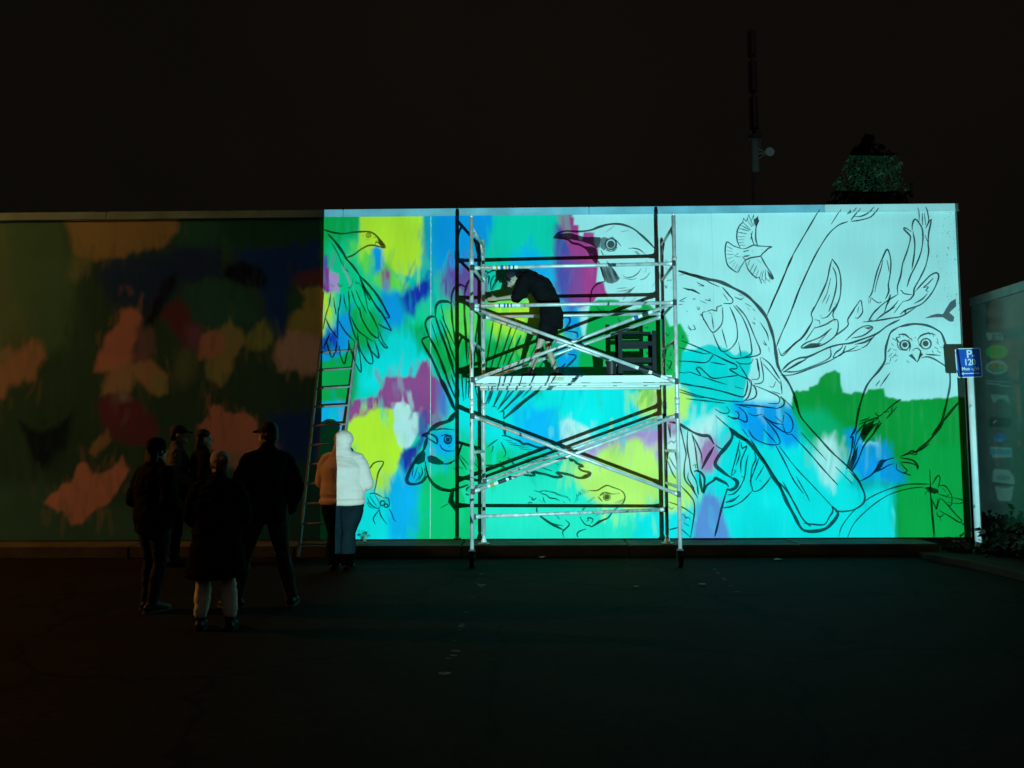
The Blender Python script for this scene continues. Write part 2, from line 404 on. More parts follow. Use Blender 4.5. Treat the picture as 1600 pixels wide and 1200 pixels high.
DARK = [                                      # outlines read at 3.225 x from pixel (0, 300)
 ((15, 20, 5), 1, 0, '-1300,0 1640,0 1640,1850 -1300,1850'),
 ((33, 31, 8), 26, 10, '-1300,140 60,140 180,420 240,620 190,760 -1300,900'),
 ((26, 30, 8), 14, 6, '40,130 325,130 350,300 385,460 370,640 330,790 240,820 150,700 60,500'),
 ((11, 26, 8), 14, 6, '890,120 1130,120 1180,260 1120,320 900,260'),
 ((5, 20, 4), 10, 6, '1110,120 1640,120 1640,270 1400,250 1200,300 1120,220'),
 ((8, 13, 12), 14, 6, '480,400 600,330 860,290 1110,280 1120,420 960,450 900,520 760,640 650,560 560,560 520,480'),
 ((12, 26, 9), 12, 6, '930,470 1120,440 1250,500 1330,640 1200,690 1000,690 920,600'),
 ((9, 12, 12), 9, 5, '860,300 1110,290 1115,420 930,440 870,400'),
 ((3, 4, 3), 8, 4, '840,420 890,400 890,470 830,560 780,680 730,670 750,560'),
 ((4, 14, 20), 9, 6, '1190,300 1640,240 1640,410 1470,430 1445,560 1440,690 1400,760 1370,680 1330,560 1270,450 1200,380'),
 ((3, 3, 3), 6, 4, '1120,430 1150,360 1220,350 1310,390 1350,450 1330,490 1240,480 1180,450'),
 ((21, 27, 8), 20, 8, '-1300,1419 451,1483 709,1612 967,1774 -1300,1774'),
 ((62, 38, 9), 6, 4, '310,100 895,100 890,200 850,260 760,290 660,300 620,330 520,345 430,345 370,310 350,220'),
 ((44, 36, 10), 9, 4, '350,430 370,320 460,330 440,390 380,460'),
 ((78, 36, 14), 5, 5, '470,910 500,800 540,720 590,660 620,590 655,570 690,590 720,640 705,700 670,760 660,860 700,900 640,920 540,905'),
 ((46, 24, 12), 9, 4, '690,690 770,690 775,800 740,860 670,850'),
 ((66, 38, 12), 6, 5, '500,1020 560,900 640,860 760,850 840,910 830,1000 790,1025 720,980 690,950 660,1010 600,1030'),
 ((58, 42, 10), 5, 3, '770,925 835,915 840,1000 800,1020 765,990'),
 ((36, 30, 8), 12, 5, '900,800 980,780 980,920 930,990 860,950'),
 ((38, 11, 5), 7, 4, '810,630 850,570 900,548 950,580 965,660 1020,690 1010,760 950,800 890,720'),
 ((46, 20, 14), 9, 4, '935,690 1020,680 1020,790 940,790'),
 ((74, 36, 14), 5, 5, '990,830 1020,730 1050,690 1130,700 1160,740 1150,810 1080,850 1000,850'),
 ((58, 42, 10), 6, 5, '1110,690 1160,650 1220,700 1245,770 1180,830 1175,900 1110,970 1050,950 1040,860 1140,800'),
 ((50, 42, 8), 6, 5, '1245,740 1300,650 1340,650 1380,730 1350,800 1250,800'),
 ((60, 44, 8), 5, 4, '1440,700 1470,600 1530,540 1500,480 1640,470 1640,760 1560,720 1480,760'),
 ((12, 24, 5), 6, 3, '1450,560 1480,500 1520,510 1530,590 1470,610'),
 ((36, 12, 6), 6, 3, '1470,440 1510,395 1640,390 1640,460 1500,480'),
 ((74, 46, 22), 6, 5, '1380,850 1400,770 1450,700 1560,700 1640,760 1640,900 1540,935 1500,900 1400,895'),
 ((66, 36, 12), 7, 5, '-300,900 30,810 100,800 160,745 200,740 235,830 190,890 185,950 100,970 40,980 10,1040 -300,1100'),
 ((52, 34, 11), 7, 5, '-300,860 30,770 70,800 20,860 -300,960'),
 ((40, 11, 6), 5, 4, '495,1060 530,1025 620,1010 690,1050 760,1120 800,1190 780,1260 640,1290 560,1230 510,1140'),
 ((56, 38, 20), 8, 4, '590,1010 640,1010 650,1050 600,1060'),
 ((80, 37, 14), 4, 6, '1000,1190 1060,1130 1045,1080 1080,1065 1140,1100 1200,1105 1270,1120 1300,1160 1305,1280 1240,1340 1150,1345 1080,1300 1020,1290'),
 ((62, 36, 14), 6, 4, '1110,1320 1220,1320 1210,1390 1130,1390'),
 ((84, 39, 15), 3, 5, '213,1567 270,1516 338,1458 380,1403 432,1361 464,1426 532,1413 580,1361 619,1329 651,1413 593,1500 532,1564 458,1619 425,1670 361,1670 322,1612 258,1600'),
 ((60, 34, 9), 4, 3, '445,1306 470,1258 516,1232 541,1187 561,1242 522,1290 477,1335'),
 ((70, 40, 18), 6, 4, '1380,1238 1438,1206 1477,1258 1445,1309 1393,1296'),
 ((4, 5, 3), 7, 4, '90,1145 193,1209 290,1187 361,1129 342,1274 271,1329 213,1413 168,1338'),
 ((6, 14, 18), 10, 5, '1354,1129 1640,1096 1640,1354 1419,1387'),
 ((9, 20, 6), 10, 5, '1225,1354 1640,1354 1640,1774 1225,1774'),
 ((66, 38, 8), 8, 4, '1628,1200 1745,1187 1760,1322 1612,1354'),
]
def base_paint(x, y):
    wob1 = n1_(x / 14, y / 22) * .7 + n2_(x / 5, y / 9) * .3
    streak = np.where(x < 502, n3_(x / 7.5, y / 46), n3_(x / 5.0, y / 46))
    out = np.zeros((len(x), 3))
    out[:] = lin((140, 229, 231)) / LP
    for zone, lst in ((LD, DARK), (LP, LIT), (LP, LIT2)):
        for c, soft, wob, s in lst:
            pts = P_(s)
            if zone is LD: pts = [(u / 3.225, 300 + v / 3.225) for u, v in pts]
            a = np.asarray(pts)
            pad = soft * 2 + wob * 2 + 6
            if zone is LD: sel = x < 503
            else: sel = x >= 500
            sel = sel & (x > a[:, 0].min() - pad) & (x < a[:, 0].max() + pad) & (y > a[:, 1].min() - pad) & (y < a[:, 1].max() + pad)
            if not sel.any(): continue
            xs_, ys_ = x[sel], y[sel]
            d = poly_sdf(xs_ + wob1[sel] * wob * .8, ys_ + streak[sel] * wob * .75 + wob1[sel] * wob * .7, pts)
            if zone is LP and soft >= 2.5: soft = soft * 1.35
            k = np.clip(.5 - d / (2.0 * soft), 0, 1); k = k * k * (3 - 2 * k)
            k *= 1 - .03 * np.clip(streak[sel] * 2 - .5, 0, 1)
            col = np.clip(lin(c) / zone, .004, .86)
            out[sel] = out[sel] * (1 - k[:, None]) + col * k[:, None]
    return out
DABS = []
_r = np.random.default_rng(21)
_N = 4200
_dx = _r.uniform(-60, 1400, _N); _dy = _r.uniform(335, 848, _N)
_ok = ~((_dx > 905) & (_dy < 640) & (_dx < 1600) & ~((_dx < 1070) & (_dy > 600))) & ~((_dx > 1225) & (_dy < 690))
_dx, _dy = _dx[_ok], _dy[_ok]
_sx = _dx + _r.normal(0, 11, len(_dx)); _sy = _dy + _r.normal(0, 17, len(_dx))
_sx = np.where(_dx < 502, np.minimum(_sx, 500), np.maximum(_sx, 504))
_dc = base_paint(_sx, np.clip(_sy, 338, 842))
_dw = _r.uniform(2.0, 6.0, len(_dx)); _dh = _r.uniform(7, 26, len(_dx)); _da = _r.uniform(.10, .62, len(_dx)) * np.where(_dx < 502, .42, .9); _dt = _r.normal(0, .22, len(_dx))
def paint_colors(P):
    x, y = to_px(P)
    out = base_paint(x, y)
    xmin, xmax = x.min(), x.max()
    order = np.argsort(x); xs_ = x[order]
    ragged = n3_(x / 2.2, y / 30) * .35
    for k in range(len(_dx)):
        if _dx[k] < xmin - 15 or _dx[k] > xmax + 15: continue
        a_, b_ = np.searchsorted(xs_, [_dx[k] - _dw[k] * 2.4 - 4, _dx[k] + _dw[k] * 2.4 + 4])
        id_ = order[a_:b_]
        id_ = id_[np.abs(y[id_] - _dy[k]) < _dh[k] * 1.6]
        if not len(id_): continue
        vy = (y[id_] - _dy[k]) / _dh[k]; vx = (x[id_] - _dx[k] - _dt[k] * (y[id_] - _dy[k])) / _dw[k]
        if _dx[k] < 502: keep = x[id_] < 502.5
        else: keep = x[id_] > 502.5
        d = np.sqrt(vx ** 4 + vy ** 4) ** .5 + ragged[id_]
        w_ = np.clip((1.1 - d) / .45, 0, 1) * _da[k] * keep
        out[id_] = out[id_] * (1 - w_[:, None]) + _dc[k] * w_[:, None]
    v = 1 + .07 * n4_(x / 30, y / 60) + .02 * n3_(x / 2.3, y / 34) + .05 * n2_(x / 60, y / 26)
    return np.clip(out * v[:, None], .003, .9)

m = bpy.data.materials.new('mural_paint'); m.use_nodes = True; MATS['mural_paint'] = m
n, l = m.node_tree.nodes, m.node_tree.links
p = n['Principled BSDF']
at = n.new('ShaderNodeVertexColor'); at.layer_name = 'paint'
tc = n.new('ShaderNodeTexCoord'); mp = n.new('ShaderNodeMapping'); mp.inputs['Scale'].default_value = (26, 26, 3.5)
nz = n.new('ShaderNodeTexNoise'); nz.inputs['Scale'].default_value = 1; nz.inputs['Detail'].default_value = 5
rp = n.new('ShaderNodeValToRGB'); rp.color_ramp.elements[0].color = (.955, .955, .955, 1); rp.color_ramp.elements[1].color = (1.03, 1.03, 1.03, 1)
mx = n.new('ShaderNodeMix'); mx.data_type = 'RGBA'; mx.blend_type = 'MULTIPLY'; mx.inputs['Factor'].default_value = 1
# scuffed specks on the raw corner of the wall (upper right)
sp = n.new('ShaderNodeTexNoise'); sp.inputs['Scale'].default_value = 34; sp.inputs['Detail'].default_value = 3
srp = n.new('ShaderNodeValToRGB'); srp.color_ramp.elements[0].position = .66; srp.color_ramp.elements[0].color = (0, 0, 0, 1); srp.color_ramp.elements[1].position = .70; srp.color_ramp.elements[1].color = (1, 1, 1, 1)
sep = n.new('ShaderNodeSeparateXYZ'); mr = n.new('ShaderNodeMapRange'); mr.inputs['From Min'].default_value = 5.5; mr.inputs['From Max'].default_value = 6.5
mz = n.new('ShaderNodeMapRange'); mz.inputs['From Min'].default_value = 3.0; mz.inputs['From Max'].default_value = 4.2
mu1 = n.new('ShaderNodeMath'); mu1.operation = 'MULTIPLY'; mu2 = n.new('ShaderNodeMath'); mu2.operation = 'MULTIPLY'; mu3 = n.new('ShaderNodeMath'); mu3.operation = 'MULTIPLY'; mu3.inputs[1].default_value = .75
mx2 = n.new('ShaderNodeMix'); mx2.data_type = 'RGBA'; mx2.inputs['B'].default_value = (.06, .08, .08, 1)
l.new(tc.outputs['Object'], mp.inputs['Vector']); l.new(mp.outputs['Vector'], nz.inputs['Vector']); l.new(nz.outputs['Fac'], rp.inputs['Fac'])
l.new(at.outputs['Color'], mx.inputs['A']); l.new(rp.outputs['Color'], mx.inputs['B'])
l.new(tc.outputs['Object'], sp.inputs['Vector']); l.new(sp.outputs['Fac'], srp.inputs['Fac'])
l.new(tc.outputs['Object'], sep.inputs['Vector']); l.new(sep.outputs['X'], mr.inputs['Value']); l.new(sep.outputs['Z'], mz.inputs['Value'])
l.new(mr.outputs['Result'], mu1.inputs[0]); l.new(mz.outputs['Result'], mu1.inputs[1])
l.new(mu1.outputs[0], mu2.inputs[0]); l.new(srp.outputs['Color'], mu2.inputs[1]); l.new(mu2.outputs[0], mu3.inputs[0]); l.new(mu3.outputs[0], mx2.inputs['Factor'])
l.new(mx.outputs['Result'], mx2.inputs['A']); l.new(mx2.outputs['Result'], p.inputs['Base Color'])
bp = n.new('ShaderNodeBump'); bp.inputs['Strength'].default_value = .25; bp.inputs['Distance'].default_value = .004
nb = n.new('ShaderNodeTexNoise'); nb.inputs['Scale'].default_value = 70; nb.inputs['Detail'].default_value = 4
l.new(tc.outputs['Object'], nb.inputs['Vector']); l.new(nb.outputs['Fac'], bp.inputs['Height']); l.new(bp.outputs['Normal'], p.inputs['Normal'])
p.inputs['Roughness'].default_value = .8; p.inputs['Specular IOR Level'].default_value = .06

wall = empty('mural_wall', (0, WY, 0), 'long tall wall with a half-painted colourful bird mural, right part projector-lit', 'wall')
J0 = on_y(673, 500, WY).x; JW = on_y(897, 800, WY).x - J0
joints = [J0 + k * JW for k in range(-4, 3)]
edges = [WX0] + [j for j in joints if WX0 + .3 < j < WX1 - .3] + [WX1]
for i, (a, b) in enumerate(zip(edges[:-1], edges[1:])):
    ga = .0045 if abs(a - J0) < .01 else .0007
    gb = .0045 if abs(b - J0) < .01 else .0007
    x0, x1 = a + (ga if i else 0), b - (gb if b < WX1 - .01 else 0)
    st = .0165 if x1 > -3.6 else .028
    nx = max(2, int((x1 - x0) / st)); nzv = int((WZ1 - WZ0) / st)
    X, Z = np.meshgrid(np.linspace(x0, x1, nx), np.linspace(WZ0, WZ1 - .10, nzv))
    Pn = np.stack([X.ravel(), np.full(X.size, WY), Z.ravel()], 1)
    grid_mesh('wall_panel', Pn, nx, nzv, paint_colors(Pn), MATS['mural_paint'], wall)
m_seal = mat('joint_sealant', (.62, .66, .66), .6, noise_amt=.1)
for j in edges[1:-1]:
    w = .012 if abs(j - J0) < .01 else .004
    MB().box((j, WY + .004 if w > .01 else WY + .010, (WZ0 + WZ1 - .1) / 2), (w, .005, WZ1 - .1 - WZ0)).build('joint_sealant', m_seal if w > .01 else m_conc, wall)
MB().box(((WX0 + WX1) / 2, WY + .02 + .11, (WZ0 + WZ1) / 2), (WX1 - WX0 - .002, .22, WZ1 - WZ0 - .06)).build('wall_core', m_conc, wall)
# edge return at the right end, painted white like the primer
MB().box((WX1 + .008, WY + .115, (WZ0 + WZ1 - .1) / 2), (.014, .235, WZ1 - .1 - WZ0)).build('end_return', mat('white_primer', (.66, .80, .80), .7, noise_amt=.06), wall)
# folded metal capping in lengths, a thin drip edge below each
m_cap = mat('painted_capping', (.24, .50, .62), .5, noise_amt=.18, noise_scale=3)
m_cap2 = mat('painted_capping_white', (.60, .74, .76), .5, noise_amt=.08, noise_scale=3)
cx = [WX0, -6.4, -2.75, on_y(920, 325, WY).x, 4.55, WX1 + .03]
for i, (a, b) in enumerate(zip(cx[:-1], cx[1:])):
    c = MB().box(((a + b) / 2, WY + .10, WZ1 - .052), (b - a - .006, .26, .104), bev=.006).build('capping', m_cap2 if i == 4 else m_cap, wall)
    MB().box(((a + b) / 2, WY - .041, WZ1 - .112), (b - a - .008, .012, .018)).build('drip_edge', m_cap2 if i == 4 else m_cap, c)
# concrete plinth strip under the mural
MB().box(((WX0 + WX1) / 2, WY + .10, WZ0 / 2 - .02), (WX1 - WX0, .19, WZ0 + .03)).build('plinth', m_conc, wall)
# paint runs and lighter drips down the open joint
m_drip = mat('pale_drip', (.80, .86, .84), .5, noise_amt=.1)
r = random.Random(3)
mb = MB()
for k in range(26):
    z = WZ1 - .15 - k * .06 * r.uniform(.7, 1.4); ln = r.uniform(.02, .09)
    if k > 16: z = r.uniform(.3, 3.2)
    mb.box((J0 + r.uniform(-.006, .006), WY - .0015, z), (r.uniform(.004, .009), .003, ln))
mb.build('paint_drips', m_drip, wall)['kind'] = 'stuff'

# ------------------------------------------------------------------ side wall at the right
SX = on_y(1517, 470, 12.45).x
SZ = on_y(1517, 466, 12.45).z
sw = empty('boundary_wall', (SX, 9, 0), 'grey green boundary wall running towards the camera behind the parking sign', 'wall')
m_side = mat('greenish_render', (.17, .25, .21), .85, noise_amt=.2, noise_scale=1.5, bump=.3, bump_scale=50)
m_sidecap = mat('pale_side_capping', (.24, .32, .28), .7, noise_amt=.15)
ys = [12.45, 10.2, 7.9, 5.6, 3.4]
for a, b in zip(ys[:-1], ys[1:]):
    MB().box((SX + .1, (a + b) / 2, (SZ - .14) / 2), (.2, a - b - .006, SZ - .14)).build('wall_panel', m_side, sw)
    MB().box((SX + .09, (a + b) / 2, SZ - .0675), (.24, a - b - .004, .135), bev=.008).build('capping', m_sidecap, sw)
# ------------------------------------------------------------------ projector throwing a line drawing on the wall
# The drawing is a real slide: thin dark ribbons 0.25 m in front of the lamp, inside the projector.
SD = 0.25
def to_slide(P):
    P = Vector(P); k = SD / (P.y - PROJ.y)
    return PROJ + (P - PROJ) * k
CROPS = dict(R3=(480, 310, 6.667), R4=(480, 480, 6.667), R5=(480, 640, 6.667), R6=(690, 310, 6.667), R7=(690, 460, 6.667), R8=(690, 630, 4.8),
    S1=(860, 310, 6.667), S2=(860, 460, 6.667), S3=(860, 620, 4.617), S4=(1060, 400, 5), S5=(1100, 310, 6.667), S6=(1280, 310, 6.667), S7=(1220, 480, 5.161),
    S8=(1260, 660, 5.4536), T1=(1060, 620, 5.2167), T2=(1440, 420, 6), T3=(1440, 620, 4), U1=(735, 400, 9.41), U4=(640, 400, 5.457), U5=(760, 600, 7.5),
    U6=(820, 740, 8.889), U7=(1030, 640, 5.714))
